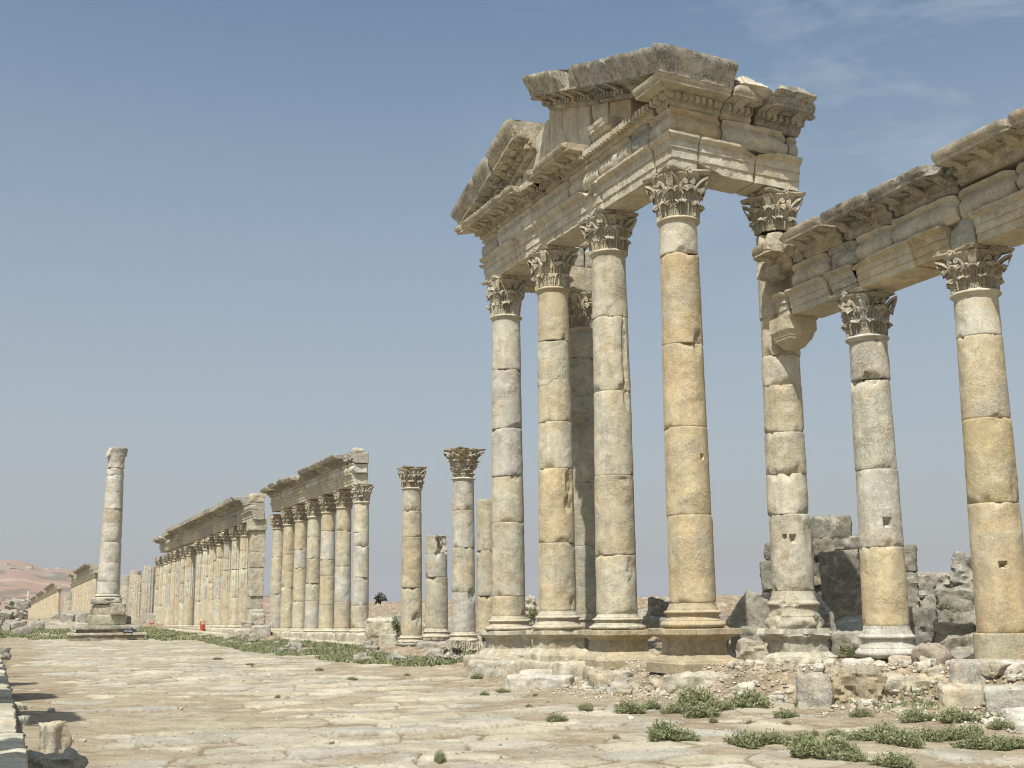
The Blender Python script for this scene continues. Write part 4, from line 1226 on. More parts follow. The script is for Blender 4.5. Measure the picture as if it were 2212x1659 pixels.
# ------------------------------------------------------------------ long fluted colonnade beyond it
FLUTE_TINTS = [(.47, .385, .27), (.46, .36, .235), (.45, .34, .215), (.49, .43, .32), (.42, .34, .235), (.40, .37, .30)]
def fluted_proto(seed):
    rs = random.Random(seed)
    zb, za, top = 0.55, 7.10, 7.97
    J = [zb + .38, zb + 2.5 + rs.uniform(-.3, .5), zb + 4.1 + rs.uniform(-.5, .4), zb + 5.6 + rs.uniform(-.4, .4), za]
    return column('fluted_column', 'fluted column in the long row between the rough square pier and the three bare shafts', XR, 86, None, (zb, J[0]), J, za, .52, .45, top - za, rs.choice([0, 1, 2]), [rs.choice(FLUTE_TINTS) for _ in range(4)],
                  'fluted columns of the long colonnade', [.2], .70, PALE, .4, seed=600 + seed, seg=64, dz=.25, chip=.7, fl=16, fl_from=1, wk=1.05, cat='column')
protos = [fluted_proto(i) for i in range(5)]
y2 = [86.5 + 3.75 * i for i in range(16)]
for i, Y in enumerate(y2):
    if i == 7: continue
    o = protos[i] if i < 5 else dup(protos[(i * 3 + i // 5) % 5])
    o.location = (XR, Y, .55 - .008 * (Y - 86))
    o.scale = (1, 1, 1 + .0085 * (Y - 82) / 7.4)
    if i >= 5: o.rotation_euler = (0, 0, i * 1.57)
    o['label'] = 'fluted column in the long row between the rough square pier and the three bare shafts'; o['category'] = 'column'; o['group'] = 'fluted columns of the long colonnade'
pier = thing('square_pier', 'rough square pier of stacked blocks ending the long fluted colonnade', 'pier', (XR, 82.6, .5))
zc = 0
for i, (h, w) in enumerate([(1.45, .9), (.85, .86), (1.05, .88), (.85, .84), (1.05, .86), (1.45, .86), (.78, 1.1)]):
    obj('block' if i < 6 else 'capital', stone_mesh('pier_block', (.95 if i < 6 else 1.25, w, h), .09, .05, .04, 0, .1, STONE, jit((.43, .375, .275), .08), .3), pier, (random.uniform(-.05, .05), random.uniform(-.05, .05), zc))
    zc += h + .01
ZA2 = 8.0
PB4 = (15.0, 112.0, ZA2)
lge = thing('long_entablature', 'long cornice-topped entablature over the fluted columns, broken into two levels', 'entablature', PB4)
frB = WFrame(PB4, (14.50, 81.8, ZA2), (0, 1, 0), (-1, 0, 0), .0085)
ed = [0, 3.2, 7, 10.8, 14.5, 18.2, 22, 25.7, 29.4, 33.2, 37, 40.7, 44.4, 48.2, 52, 55.4, 57.6]
for i, (a, b) in enumerate(zip(ed[:-1], ed[1:])):
    extr('architrave_block', lge, frB, arch_profile(.66, .9), a + .02, b - .02, tint=jit(random.choice([PALE, TAN, GREYS]), .06), lichen=.35, seed=640 + i, rnd=.08, du=.35, dres=.16, zlim=[(a, .75), ((a + b) / 2, .68), (b, .5)] if i % 3 == 1 else None)
for i, (a, b) in enumerate(zip(ed[:-1], ed[1:])):
    extr('frieze_block', lge, frB, frieze_profile(.52, .85), a + .02, b - .02, tint=jit(random.choice([PALE, TAN, GREYS]), .06), lichen=.35, seed=660 + i, rnd=.12, du=.35, dres=.16, off=(0, random.uniform(-.08, .02), .66))
c4 = cornice_profile(.62, .8, .85)
for i, (a, b) in enumerate(zip(ed[:-1], ed[1:])):
    if i == 0:
        obj('cornice_block', stone_mesh('cornice_block', (1.0, .9, .62), .1, .08, .05, 2, .2, STONE, TAN, .3), lge, (14.9 - 15, 82.7 - 112, 1.20)); continue
    if i == 13: continue
    extr('cornice_block', lge, frB, c4, a + .03, b - .03, tint=jit(random.choice([TAN, GREYS, PALE]), .06), lichen=.7, seed=680 + i, rnd=.1, du=.22, dres=.12, mods=(.26, .92, .10, .54, .95, .34), off=(0, random.uniform(-.05, .05), 1.19 - (.25 if i > 11 else 0)), amp=.04, rough_end=.1)

# ------------------------------------------------------------------ bare shafts and posts past its far end
def bare(label, px, yb, yt, X, r, nd_, seed, fl=0, grp='bare shafts past the long colonnade'):
    P = on_x(px, (yb + yt) / 2, X); Y = P[1]
    z0 = z_at(X, Y, yb) - .1; z1 = z_at(X, Y, yt); rs = random.Random(seed)
    J = [z0 + (z1 - z0) * (i + (rs.uniform(-.2, .2) if 0 < i < nd_ else 0)) / nd_ for i in range(nd_ + 1)]
    return column('column', label, X, Y, None, None, J, J[-1], r, r * .9, None, 0, [jit(random.choice([GREYS, TAN, (.40, .365, .29)]), .05) for _ in range(nd_)], grp, [.4], seed=seed, seg=48, dz=.3, ast=False, fl=fl, chip=.6)
bare('bare fluted shaft without capital right beside the end of the long colonnade', 322, 1348, 1223, 15, .92, 4, 701, 16)
bare('bare grey shaft with a slightly shorter fluted one overlapping it', 290, 1344, 1233, 15.5, .85, 3, 711)
bare('shorter fluted shaft overlapping the taller grey one', 300, 1346, 1243, 14.5, .85, 3, 721, 16)
bare('plain grey shaft directly right of the tall column on the stepped base', 272, 1342, 1243, 15, .85, 4, 731)
def post(label, px, yb, yt, X, w, tint):
    P = on_x(px, yb, X); h = z_at(X, P[1], yt) - P[2]
    o = obj('stone_post', stone_mesh('stone_post', (w, w, h), w / 4, .05, .02, 0, .1, STONE, tint, .2), None, (X, P[1], P[2] - .05))
    return tag(o, label, 'post', 'short posts in front of the bare shafts')
post('short pale squared post in front of the fluted shafts', 325, 1352, 1324, 14.0, .95, (.46, .44, .40))
post('short pale squared post left of the other pale post', 293, 1350, 1336, 14.0, .9, (.45, .43, .38))

# ------------------------------------------------------------------ far colonnades, seen almost end on
def far_row(p0, p1, n, hz0, hz1, seed, label, glabel, gname, elabel, ename):
    """columns from p0 to p1 (x, y, ground z); hz: full heights at the two ends"""
    col_me = []
    for v in range(3):
        J = [0, 2.3 + .3 * v, 4.0, 5.4, 6.35]
        mb = None
        Vs = []; Fs = []; Ts = []; n0 = 0
        for a, b in zip(J[:-1], J[1:]):
            me = drum_mesh(a, b, lambda z: .55 - .01 * z, FLUTE_TINTS[(v + int(a)) % 5], .1, 800 + v, 24, 1.0, .01, .6, 8 if a > 1 else 0)
            n1 = len(me.vertices); co = np.empty(n1 * 3, np.float32); me.vertices.foreach_get('co', co); cc_ = np.empty(n1 * 4, np.float32); me.color_attributes['tint'].data.foreach_get('color', cc_)
            Vs.append(co.reshape(-1, 3)); Ts.append(cc_.reshape(-1, 4)[:, :3]); Fs += [tuple(i + n0 for i in p.vertices) for p in me.polygons]; n0 += n1
        th = np.linspace(0, 2 * math.pi, 12, endpoint=False)
        G = np.array([[(r * math.cos(t) * (1 + .12 * math.cos(4 * t) * (z > 6.9)), r * math.sin(t) * (1 + .12 * math.cos(4 * t) * (z > 6.9)), z) for t in th] for r, z in ((.5, 6.35), (.62, 6.5), (.6, 6.75), (.75, 6.95), (.8, 7.15))])
        Vs.append(G.reshape(-1, 3)); Ts.append(np.tile((.30, .26, .19), (60, 1))); Fs += [(n0 + i * 12 + j, n0 + i * 12 + (j + 1) % 12, n0 + (i + 1) * 12 + (j + 1) % 12, n0 + (i + 1) * 12 + j) for i in range(4) for j in range(12)]
        Fs.append(tuple(n0 + 48 + j for j in range(12)))
        col_me.append(mesh_from('far_column', np.vstack(Vs), Fs, FAR, np.vstack(Ts), .1, True, 45))
    p0 = np.array(p0, float); p1 = np.array(p1, float); dirv = p1 - p0; L = np.linalg.norm(dirv[:2])
    for i in range(n):
        t = (i + .5) / n; P = p0 + dirv * t; k = ((hz0 + (hz1 - hz0) * t) / 9.2)
        o = obj('column', col_me[i % 3], None, tuple(P), (0, 0, i * .7), (k * 1.08, k * 1.08, k))
        tag(o, label, 'column', gname)
    ent = thing(ename, elabel, 'entablature', tuple(p0 + np.array([0, 0, 7.15 * hz0 / 9.2])))
    ud = dirv[:2] / L; dd = np.array([-ud[1], ud[0]])
    slope = ((p1[2] + 7.15 * hz1 / 9.2) - (p0[2] + 7.15 * hz0 / 9.2)) / L
    fr = WFrame((p0[0], p0[1], p0[2] + 7.15 * hz0 / 9.2), (p0[0] + dd[0] * .45, p0[1] + dd[1] * .45, p0[2] + 7.15 * hz0 / 9.2), (ud[0], ud[1], 0), (dd[0], dd[1], 0), slope)
    m = max(6, n // 3); q0 = hz0 / 9.2; q1 = hz1 / 9.2
    for i in range(m):
        a, b = L * i / m, L * (i + 1) / m; q = q0 + (q1 - q0) * (i + .5) / m
        tn = jit(random.choice([TAN, (.40, .345, .255), (.42, .36, .26)]), .05)
        extr('architrave_block', ent, fr, arch_profile(.72 * q, .8), a, b - .05, tint=tn, lichen=.2, seed=seed + i, rnd=.05, du=1.2, dres=.5, mat=FAR)
        extr('frieze_block', ent, fr, [(-.8, .72 * q), (.05, .72 * q), (.1, 1.2 * q), (-.8, 1.2 * q)], a, b - .05, tint=jit(tn, .1), lichen=.2, seed=seed + i + 50, rnd=.05, du=1.2, dres=.5, mat=FAR)
        if (i * 7 + seed) % 5:
            extr('cornice_block', ent, fr, cornice_profile(.75 * q, .8, .8), a, b - .15, tint=jit((.34, .30, .23), .08), lichen=.5, seed=seed + i + 90, rnd=.1, du=1.0, dres=.4, off=(0, 0, 1.22 * q), amp=.06, mat=FAR)
far_row((11.4, 200, 1.20), (10.8, 269, 1.05), 22, 9.0, 9.0, 900, 'fluted column in the far row just left of the tall column on the stepped base', '', 'columns of the far row beside the tall column', 'far entablature just left of the tall column on the stepped base', 'far_entablature')
far_row((9.2, 309, 1.05), (4.9, 540, .75), 56, 8.9, 6.6, 950, 'column in the farthest row at the left end of the street', '', 'columns of the farthest row', 'farthest entablature at the left end of the street', 'farthest_entablature')
bare('slender shaft standing clear at the near end of the farthest row', 152, 1334, 1278, 10.2, 1.0, 3, 741, 0, 'shafts at the near end of the farthest row')
bare('thin shaft between the farthest row and the slender clear-standing shaft', 145, 1334, 1279, 9.6, .75, 3, 751, 0, 'shafts at the near end of the farthest row')

# ------------------------------------------------------------------ tall column on a stepped base in the street
MZ = 84.0
Pm = on_y(232, 1310, MZ); MX = Pm[0]
zy = lambda y, dY=0: z_at(MX, MZ + dY, y)
zg = zy(1384, -2.4)
mon = thing('votive_column', 'tall lone column on a stepped pedestal standing in the street', 'column', (MX, MZ, zg))


zl_ = [zg, zy(1368, -2.3), zy(1352, -1.8), zy(1329, -1.4), zy(1306, -1.2), zy(1296, -1.1), zy(1286), ]
def mblock(name, w, d, za, zb, dx=0, dy=0, tint=TAN, lich=.4, r=.05, amp=.03, cuts=0, rz=-.35, prof=None):
    o = obj(name, stone_mesh(name, (w, d, zb - za), .12, r, amp, cuts, .15, STONE, tint, lich), mon, (dx, dy, za - zg), (0, 0, rz)); return o
mblock('step', 4.55, 4.2, zl_[0] - .3, zl_[0] + .30, tint=(.30, .23, .15), lich=.9, rz=0)
mblock('step', 4.75, 4.4, zl_[0] + .302, zl_[1], tint=PALE, lich=.6, rz=0)
mblock('step', 3.6, 3.4, zl_[1] + .002, zl_[2] - .26, tint=(.15, .13, .10), lich=1.0, rz=0)
mblock('step', 4.15, 3.7, zl_[2] - .258, zl_[2], tint=(.36, .33, .27), lich=.8, rz=0)
mblock('pedestal', 2.35, 2.4, zl_[2] + .002, zl_[3], tint=(.41, .36, .26), lich=.4, rz=0, r=.10, amp=.05, cuts=2)
mblock('pedestal', 1.55, 1.6, zl_[3] + .002, zl_[4], tint=(.41, .365, .27), lich=.4, rz=0, dx=-.1)
mblock('pedestal', 1.95, 1.9, zl_[4] + .002, zl_[5] + .1, tint=(.40, .37, .32), lich=.6, rz=0, r=.14, amp=.06, cuts=3, dx=-.08)
obj('base', attic_base(.72, zl_[6] - zl_[5] + .05, 1.02, (.47, .44, .38), .3, 771, .3), mon, (0, 0, zl_[5] + .05 - zg))
Jm = [zy(y) for y in (1284, 1257, 1216, 1172, 1130, 1100, 1063, 1027, 1012)]
Jm[0] = zl_[6] + .09
Lm = Jm[-1] - Jm[0]
mt = [(.47, .43, .35), (.46, .43, .36), (.45, .43, .36), (.46, .42, .34), (.40, .33, .235), (.47, .45, .39), (.45, .43, .38), (.43, .40, .32)]
for i, (a, b) in enumerate(zip(Jm[:-1], Jm[1:])):
    obj('drum', drum_mesh(a - zg, b - zg, lambda z: .74 - .19 * ((z + zg - Jm[0]) / Lm), mt[i], .25, 780 + i, 40, .2, .012, .6, spalls=[(-1.9, Jm[2] - zg + .1, .5, .18, .1)]), mon, (.006 * i, 0, 0))
dxm = .006 * 8
obj('capital', lathe_mesh('capital_bell', [(.55, 0), (.59, .03), (.59, .07), (.53, .09), (.53, .35), (.55, .60), (.57, .9)], 40, (.45, .42, .34), .3, 12, .045, None, .5), mon, (dxm, 0, Jm[-1] - zg), (0, 0, .4), (1, 1, (zy(983) - Jm[-1]) / .9))
obj('capital', stone_mesh('capital_fragment', (.5, .4, .75), .06, .15, .06, 3, .25, STONE, (.44, .41, .33), .3, 14), mon, (dxm - .52, -.2, zy(985) - zg - .25), (.2, .3, .3))
obj('capital', lathe_mesh('capital_block', [(.54, 0), (.57, .3), (.62, .62), (.60, .66), (.52, .68)], 40, (.36, .34, .28), .5, 13, .03, None, .25), mon, (dxm + .12, 0, zy(985) - zg), (0, 0, 0), (1, 1, (zy(968) - zy(985)) / .68))
def placed(name, label, cat, px0, py0, px1, py1, X=None, Y=None, D=None, mat=None, tint=GREYS, lich=.5, r=.06, amp=.04, cuts=0, cd_=.2, depth=.8, rz=0.0, group=None, parent=None, ground=False, rx=0.0, ry=0.0, res=None, sink=0.05, seed=None):
    """a stone filling that box of the photo at distance plane X (or Y)"""
    cx = (px0 + px1) / 2
    f = (lambda a, b: on_x(a, b, X)) if X is not None else ((lambda a, b: on_y(a, b, Y)) if Y is not None else (lambda a, b: np.array([0, 0, EYE]) + ray(a, b) * D))
    pb = on_ground(cx, py1) if (X is None and Y is None and D is None) else f(cx, py1)
    if ground:
        g = gz(pb[0], pb[1])
        if pb[2] < g - .02:
            q = on_ground(cx, py1)
            if np.hypot(q[0] - pb[0], q[1] - pb[1]) < 2.5: pb = q
        else: sink = max(sink, pb[2] - g + .06)
    d = (pb - np.array([0, 0, EYE])) @ v_f
    w = (px1 - px0) * d / FPX; h = (py1 - py0) * d / FPX
    ang = math.atan2(pb[0], pb[1])
    o = obj(name, stone_mesh(name, (w, w * depth, h + sink), res, min(r, .45 * min(w, h)), amp, cuts, cd_, mat or GREY, tint, lich, seed), None, (pb[0] + math.sin(ang) * w * depth * .35, pb[1] + math.cos(ang) * w * depth * .35, pb[2] - sink), (rx, ry, rz - ang))
    if parent is not None:
        o.parent = parent; o.location = o.location - parent.location
    else: tag(o, label, cat, group)
    return o
placed('carved_block', 'hollowed trough-like block jutting from the right of the tall lone column pedestal', 'block', 238, 1305, 270, 1328, Y=MZ - 1.4, tint=(.38, .34, .27), r=.1, depth=.7)
placed('stone_block', 'small dark block against the left of the tall lone column pedestal', 'block', 196, 1309, 206, 1326, Y=MZ - .3, tint=(.26, .23, .18), depth=1)
placed('stone_block', 'low grey block on the ground right of the stepped base', 'block', 269, 1332, 282, 1347, Y=MZ + 1, tint=(.36, .34, .29), depth=.8)
# small dark notice on the step
ps = on_y(277, 1364, MZ - 2.5)
sg = thing('notice', 'small dark notice board leaning on the lowest step of the tall lone column', 'sign', (ps[0], ps[1], ps[2] - .25))
mbn = MB(); mbn.box((0, 0, .31), (.60, .05, .34)); obj('board', mesh_from('board', mbn.arr(), mbn.F, plain_material('dark_notice', (.012, .016, .022), .5)), sg, (0, 0, 0), (-.15, 0, 0))
mbn = MB()
rr = random.Random(4)
for row in range(3):
    x = -.24
    while x < .20:
        w = rr.uniform(.03, .09); mbn.box((x + w / 2, -.028, .42 - row * .09), (w, .006, .028)); x += w + .03
obj('lettering', mesh_from('lettering', mbn.arr(), mbn.F, plain_material('notice_lettering', (.5, .55, .6), .6)), sg, (0, 0, 0), (-.15, 0, 0))
mbn = MB(); mbn.box((-.2, .03, .0), (.04, .04, .3)); mbn.box((.2, .03, .0), (.04, .04, .3)); obj('leg', mesh_from('leg', mbn.arr(), mbn.F, plain_material('dark_metal', (.03, .03, .03), .5)), sg)

# ------------------------------------------------------------------ two red bins
RED = plain_material('red_paint', (.44, .06, .03), .6, .3, 6.0)
def bin_(label, px, yb, X):
    P = on_x(px, yb, X)
    t = thing('litter_bin', label, 'bin', tuple(P), .3, 'red bins before the long colonnade')
    t.scale = (.62, .62, .62)
    mb = MB()
    prof = [(.26, 0), (.28, .02), (.30, .5), (.31, 1.05), (.33, 1.06), (.33, 1.12), (.28, 1.12), (.27, .9), (.0, .9)]
    th = np.linspace(0, 2 * math.pi, 20, endpoint=False); mb.grid(np.array([[(r * math.cos(a), r * math.sin(a), z) for a in th] for r, z in prof]), closev=True)
    obj('body', mesh_from('body', mb.arr(), mb.F, RED), t)
    mb = MB(); mb.grid(np.array([[(r * math.cos(a) , r * math.sin(a), z) for a in th] for r, z in ((.42, 1.42), (.42, 1.46), (.36, 1.52), (0.01, 1.54))]), closev=True); mb.F.append(tuple(range(20)))
    obj('lid', mesh_from('lid', mb.arr(), mb.F, RED), t)
    for s_x in (-1, 1):
        mb = MB(); mb.box((s_x * .30, 0, 1.24), (.05, .09, .42)); obj('support', mesh_from('support', mb.arr(), mb.F, RED), t)
    return t
bin_('red litter bin standing in front of the middle of the long fluted colonnade', 437, 1368, 14.0)
bin_('red litter bin beside the short pale post, nearer the tall lone column', 327, 1360, 13.6)

# ------------------------------------------------------------------ hill, far village
def build_hill():
    az_px = [-900, -300, 0, 30, 60, 95, 140, 200, 300, 430, 570, 800, 1100, 1600]
    az_y = [1240, 1222, 1214, 1213, 1219, 1230, 1232, 1243, 1262, 1275, 1286, 1300, 1308, 1314]
    azs = []; hs_ = []
    for px, y in zip(az_px, az_y):
        d = ray(px, y); azs.append(math.atan2(d[0], d[1])); hs_.append(d[2] / math.hypot(d[0], d[1]))
    A = np.linspace(azs[0], azs[-1], 420); R = np.concatenate([np.linspace(950, 2800, 110), np.linspace(2850, 4200, 14)])
    AA, RR = np.meshgrid(A, R); X = RR * np.sin(AA); Y = RR * np.cos(AA)
    P = np.stack([X, Y, 0 * X], -1).reshape(-1, 3)
    n = fbm(P * .0035, 5, 61).reshape(X.shape); n2 = fbm(P * .02, 4, 63).reshape(X.shape)
    top = np.interp(AA, azs, hs_) * 2700
    rise = sstep(1150, 2700, RR) - .5 * sstep(2700, 4200, RR)
    Z = 0.6 + top * rise + 4 * n * sstep(1200, 1700, RR) * (1 - sstep(2300, 2700, RR)) + 2.2 * n2 * sstep(1000, 1500, RR)
    c = np.zeros(X.shape + (3,)); base = np.array([.315, .205, .15])
    c[:] = base
    orr = sstep(.05, .30, fbm(P * np.array([.0022, .006, 1]), 4, 65).reshape(X.shape))[..., None] * sstep(1300, 1600, RR)[..., None] * (1 - sstep(2100, 2400, RR))[..., None]
    c = c * (1 - orr) + np.array([.36, .225, .145]) * orr
    gr = sstep(.10, .35, fbm(P * .006 + 40, 4, 67).reshape(X.shape))[..., None] * .6
    c = c * (1 - gr) + np.array([.27, .235, .175]) * gr
    dk = sstep(.17, .36, fbm(P * np.array([.03, .012, 1]), 3, 69).reshape(X.shape))[..., None] * .65
    c = c * (1 - dk) + np.array([.10, .105, .075]) * dk
    pa = (np.exp(-((RR - 1700 - 260 * np.sin(AA * 9 + 1.2) - 90 * n) / 16.0) ** 2))[..., None] * .8
    c = c * (1 - pa) + np.array([.42, .34, .24]) * pa
    V = np.stack([X, Y, Z], -1).reshape(-1, 3); a, b = X.shape; I = np.arange(a * b).reshape(a, b)
    Fq = np.stack([I[:-1, :-1], I[:-1, 1:], I[1:, 1:], I[1:, :-1]], -1).reshape(-1, 4)[:, ::-1]
    m = leaf_material('dry_hillside'); m.node_tree.nodes['Principled BSDF'].inputs['Roughness'].default_value = 1.0
    o = obj('hill', mesh_from('hill', V, Fq, m, c.reshape(-1, 3), 0, True, None)); o['kind'] = 'structure'; o['label'] = 'bare reddish hill far off at the left'; o['category'] = 'hill'
    def hz(px, D):
        d = ray(px, 1300); aa = math.atan2(d[0], d[1]); rr_ = D
        i = int(np.argmin(abs(A - aa))); j = int(np.argmin(abs(R - rr_)))
        return np.array([math.sin(aa) * D, math.cos(aa) * D, Z[j, i]])
    return hz
hz = build_hill()
WALLM = plain_material('whitewash', (.60, .56, .50), .9, .12, .2)
pm = hz(63, 1480)
mq = thing('mosque', 'small white mosque with a slender minaret and turquoise dome on the far hillside', 'mosque', tuple(pm - np.array([0, 0, 1])))
mb = MB(); mb.box((6, 0, 2.4), (14, 9, 5.5)); obj('wall', mesh_from('wall', mb.arr(), mb.F, WALLM), mq)
th = np.linspace(0, 2 * math.pi, 16, endpoint=False)
mb = MB(); mb.grid(np.array([[(r * math.cos(a), r * math.sin(a), z) for a in th] for r, z in ((1.5, 0), (1.3, 11), (2.0, 11.4), (2.0, 12.2), (1.0, 12.4), (.9, 15), (1.2, 15.2), (0.05, 18.5))]), closev=True)
obj('minaret', mesh_from('minaret', mb.arr(), mb.F, WALLM), mq, (-1.5, 1, 0))
mb = MB(); mb.grid(np.array([[(2.9 * math.cos(p) * math.cos(a), 2.9 * math.cos(p) * math.sin(a), 5 + 3.1 * math.sin(p)) for a in th] for p in np.linspace(0, 1.55, 8)]), closev=True)
obj('dome', mesh_from('dome', mb.arr(), mb.F, plain_material('turquoise_dome', (.05, .32, .30), .5)), mq, (6, 0, 0))
def house(px, D, w, h, lab, tint):
    p = hz(px, D)
    t = thing('house', lab, 'house', tuple(p - np.array([0, 0, .5])), random.uniform(-.4, .4), 'houses on the far hillside')
    mb = MB(); mb.box((0, 0, h / 2), (w, w * .7, h)); obj('wall', mesh_from('wall', mb.arr(), mb.F, plain_material('house_wall', tint, .9, .1, .3)), t)
    mb = MB(); mb.box((0, 0, h + .2), (w * 1.05, w * .74, .35)); obj('roof', mesh_from('roof', mb.arr(), mb.F, plain_material('house_roof', (.45, .40, .34), .9, .1, .3)), t)
for (px, D, w, h) in ((50, 1470, 10, 4.5), (57, 1490, 12, 5), (45, 1500, 9, 4)):
    house(px, D, w, h, 'low white house beside the far mosque', (.58, .54, .48))
for (px, D, w, h) in ((22, 2150, 9, 4), (40, 2120, 9, 4), (58, 2200, 10, 4), (96, 2350, 9, 4), (120, 2500, 10, 4), (133, 2520, 9, 4), (12, 2200, 8, 4), (168, 2260, 9, 4)):
    house(px, D, w, h, 'tiny pale house scattered on the far hillside', (.50, .43, .36))
def leaf_cloud(n, ext, size, seed, cols, core=0.0):
    rs = np.random.default_rng(seed)
    u = rs.normal(size=(n, 3)); u /= np.linalg.norm(u, axis=1, keepdims=True)
    P = u * (rs.uniform(.25, 1, (n, 1)) ** .5) * np.array(ext); P[:, 2] = np.abs(P[:, 2])
    P *= (0.75 + .45 * fbm(u * 2.3 + seed, 3, seed))[:, None]
    a = rs.normal(size=(n, 3)); a /= np.linalg.norm(a, axis=1, keepdims=True); b = np.cross(a, rs.normal(size=(n, 3))); b /= np.linalg.norm(b, axis=1, keepdims=True)
    s = size * rs.uniform(.6, 1.4, (n, 1))
    V = np.stack([P - a * s, P + b * s * .45, P + a * s, P - b * s * .45], 1).reshape(-1, 3)
    Fq = np.arange(4 * n).reshape(-1, 4)
    ci = np.array(cols)[rs.integers(0, len(cols), n)] * rs.uniform(.75, 1.25, (n, 1))
    return V, Fq, np.repeat(ci, 4, 0)
DARKG = [(.045, .07, .035), (.06, .085, .04), (.05, .075, .045)]
Vs = []; Fs = []; Cs = []; nn_ = 0
for k in range(34):
    p = hz(random.choice([random.uniform(-6, 16), random.uniform(36, 62)]), random.uniform(1020, 1300))
    V, Fq, C = leaf_cloud(160, (random.uniform(5, 9), random.uniform(4, 6), random.uniform(4, 6.5)), 1.1, 3000 + k, DARKG)
    Vs.append(V + p); Fs.append(Fq + nn_); Cs.append(C); nn_ += len(V)
o = obj('far_treeline', mesh_from('far_treeline', np.vstack(Vs), np.vstack(Fs), LEAF, np.vstack(Cs), 0, False)); tag(o, 'dark green belt of trees at the foot of the far hill', 'trees', None, 'stuff')

# ------------------------------------------------------------------ stone courses under the columns
def block_at(name, label, cat, c, d, rz=0.0, tint=PALE, lich=.4, r=.06, amp=.03, cuts=0, group=None, mat=None, cd_=.15, res=None, rx=0.0, ry=0.0, seed=None):
    o = obj(name, stone_mesh(name, d, res, r, amp, cuts, cd_, mat or STONE, tint, lich, seed), None, c, (rx, ry, rz))
    return tag(o, label, cat, group)
y = 53.6
while y < 78:
    L_ = random.uniform(1.3, 2.3)
    block_at('plinth_block', 'squared block in the plinth course under the seven plain columns', 'block', (15.0, y + L_ / 2, .12), (1.3, L_ - .03, .60 - .008 * (y - 54)), tint=jit(PALE, .1), lich=.5, group='plinth blocks under the seven plain columns', amp=.05, r=.09)
    y += L_
y = 50.0
while y < 80:
    L_ = random.uniform(1.2, 2.6)
    block_at('kerb_block', 'low worn block in the kerb line before the seven plain columns', 'block', (13.75 + random.uniform(-.08, .08), y + L_ / 2, -.1), (.9, L_ - .04, .42 + random.uniform(-.06, .05)), tint=jit(PALE, .1), lich=.45, group='kerb blocks before the seven plain columns', amp=.05, r=.12)
    y += L_
y = 81.0
while y < 148:
    L_ = random.uniform(2.2, 4.2)
    block_at('plinth_block', 'block in the plinth course under the long fluted colonnade', 'block', (15.0, y + L_ / 2, .05), (1.5, L_ - .05, .52 - .006 * (y - 86)), tint=jit(PALE, .1), lich=.35, group='plinth blocks under the long colonnade', amp=.07, r=.12, res=.2)
    if y > 83: block_at('kerb_block', 'low worn block in the kerb line before the long fluted colonnade', 'block', (13.2, y + L_ / 2, -.1), (.8, L_ - .05, .46), tint=jit(PALE, .1), lich=.35, group='kerb blocks before the long colonnade', amp=.06, r=.12, res=.2)
    y += L_
# around the free-standing columns (boxes read off the photograph, each at its own distance)
for a in [
    ('carved_block', 'lumpy pale block with worn carving, resting on two upright slabs', 789, 1338, 864, 1373, 14.6, PALE, .5, .16, .06, 2, .7),
    ('upright_slab', 'narrow upright slab under the left end of the lumpy carved block', 788, 1372, 816, 1408, 14.7, (.40, .37, .30), .4, .04, .02, 0, .5),
    ('upright_slab', 'broad upright slab under the right end of the lumpy carved block', 819, 1372, 858, 1408, 14.7, (.42, .37, .28), .3, .04, .02, 0, .5),
    ('moulded_block', 'grey moulded block in front of the foot of the broken stump', 900, 1390, 965, 1417, 14.0, (.37, .345, .30), .5, .06, .03, 0, .7),
    ('step_block', 'long pale step below the upright slabs', 784, 1405, 850, 1426, 13.5, PALE, .4, .09, .05, 0, .4),
    ('step_block', 'long step below the foot of the free-standing ochre column', 850, 1410, 925, 1428, 13.4, TAN, .4, .08, .04, 0, .4),
    ('step_block', 'broken low slab lying in the grass before the steps', 837, 1421, 928, 1444, 12.7, (.43, .385, .31), .5, .10, .05, 2, .4),
    ('upright_block', 'squat grey upright block just left of the upside-down capital', 925, 1405, 953, 1444, 12.7, (.40, .36, .29), .5, .08, .04, 1, .8),
    ('step_block', 'small sloping stone at the left end of the low slab in the grass', 775, 1421, 812, 1440, 13.0, PALE, .4, .12, .05, 2, .6),
]:
    n, lab, x0, y0_, x1, y1_, X, tn, li, r, am, cu, de = a
    placed(n, lab, 'block', x0, y0_, x1, y1_, X=X, mat=STONE, tint=tn, lich=li, r=r, amp=am, cuts=cu, depth=de, sink=.12)
P = on_x(990, 1447, 12.6)
uc = obj('fallen_capital', capital_mesh(seed=21, brk=.35, amp=.035, tint=(.42, .36, .27), lichen=.6), None, (P[0] + .3, P[1] + .3, P[2] + .85), (math.pi + .06, .08, .5), (1.12, 1.12, .90))
tag(uc, 'upside-down leafy capital standing on the ground under the two-tier column', 'capital')
for a in [
    ('grey block on top of the stack right of the rough square pier', 543, 1327, 572, 1347, 14.0), ('grey block under the topmost one of the stack right of the rough square pier', 540, 1353, 584, 1373, 13.6),
    ('grey block left of the stack beside the rough square pier', 520, 1344, 547, 1363, 13.9), ('low wide grey slab left of the stack beside the rough square pier', 505, 1360, 541, 1377, 13.4),
    ('square grey block at the foot of the stack, nearest the seven columns', 545, 1371, 578, 1396, 13.2), ('long moulded grey block lying in front of the rough square pier', 482, 1375, 540, 1395, 12.9),
    ('long plain grey block left of the moulded one before the rough square pier', 428, 1371, 482, 1391, 12.9)]:
    placed('fallen_block', a[0], 'block', *a[1:5], X=a[5], mat=STONE, tint=jit((.37, .35, .30), .06), lich=.5, r=.08, amp=.05, cuts=1, depth=.7, sink=.15)

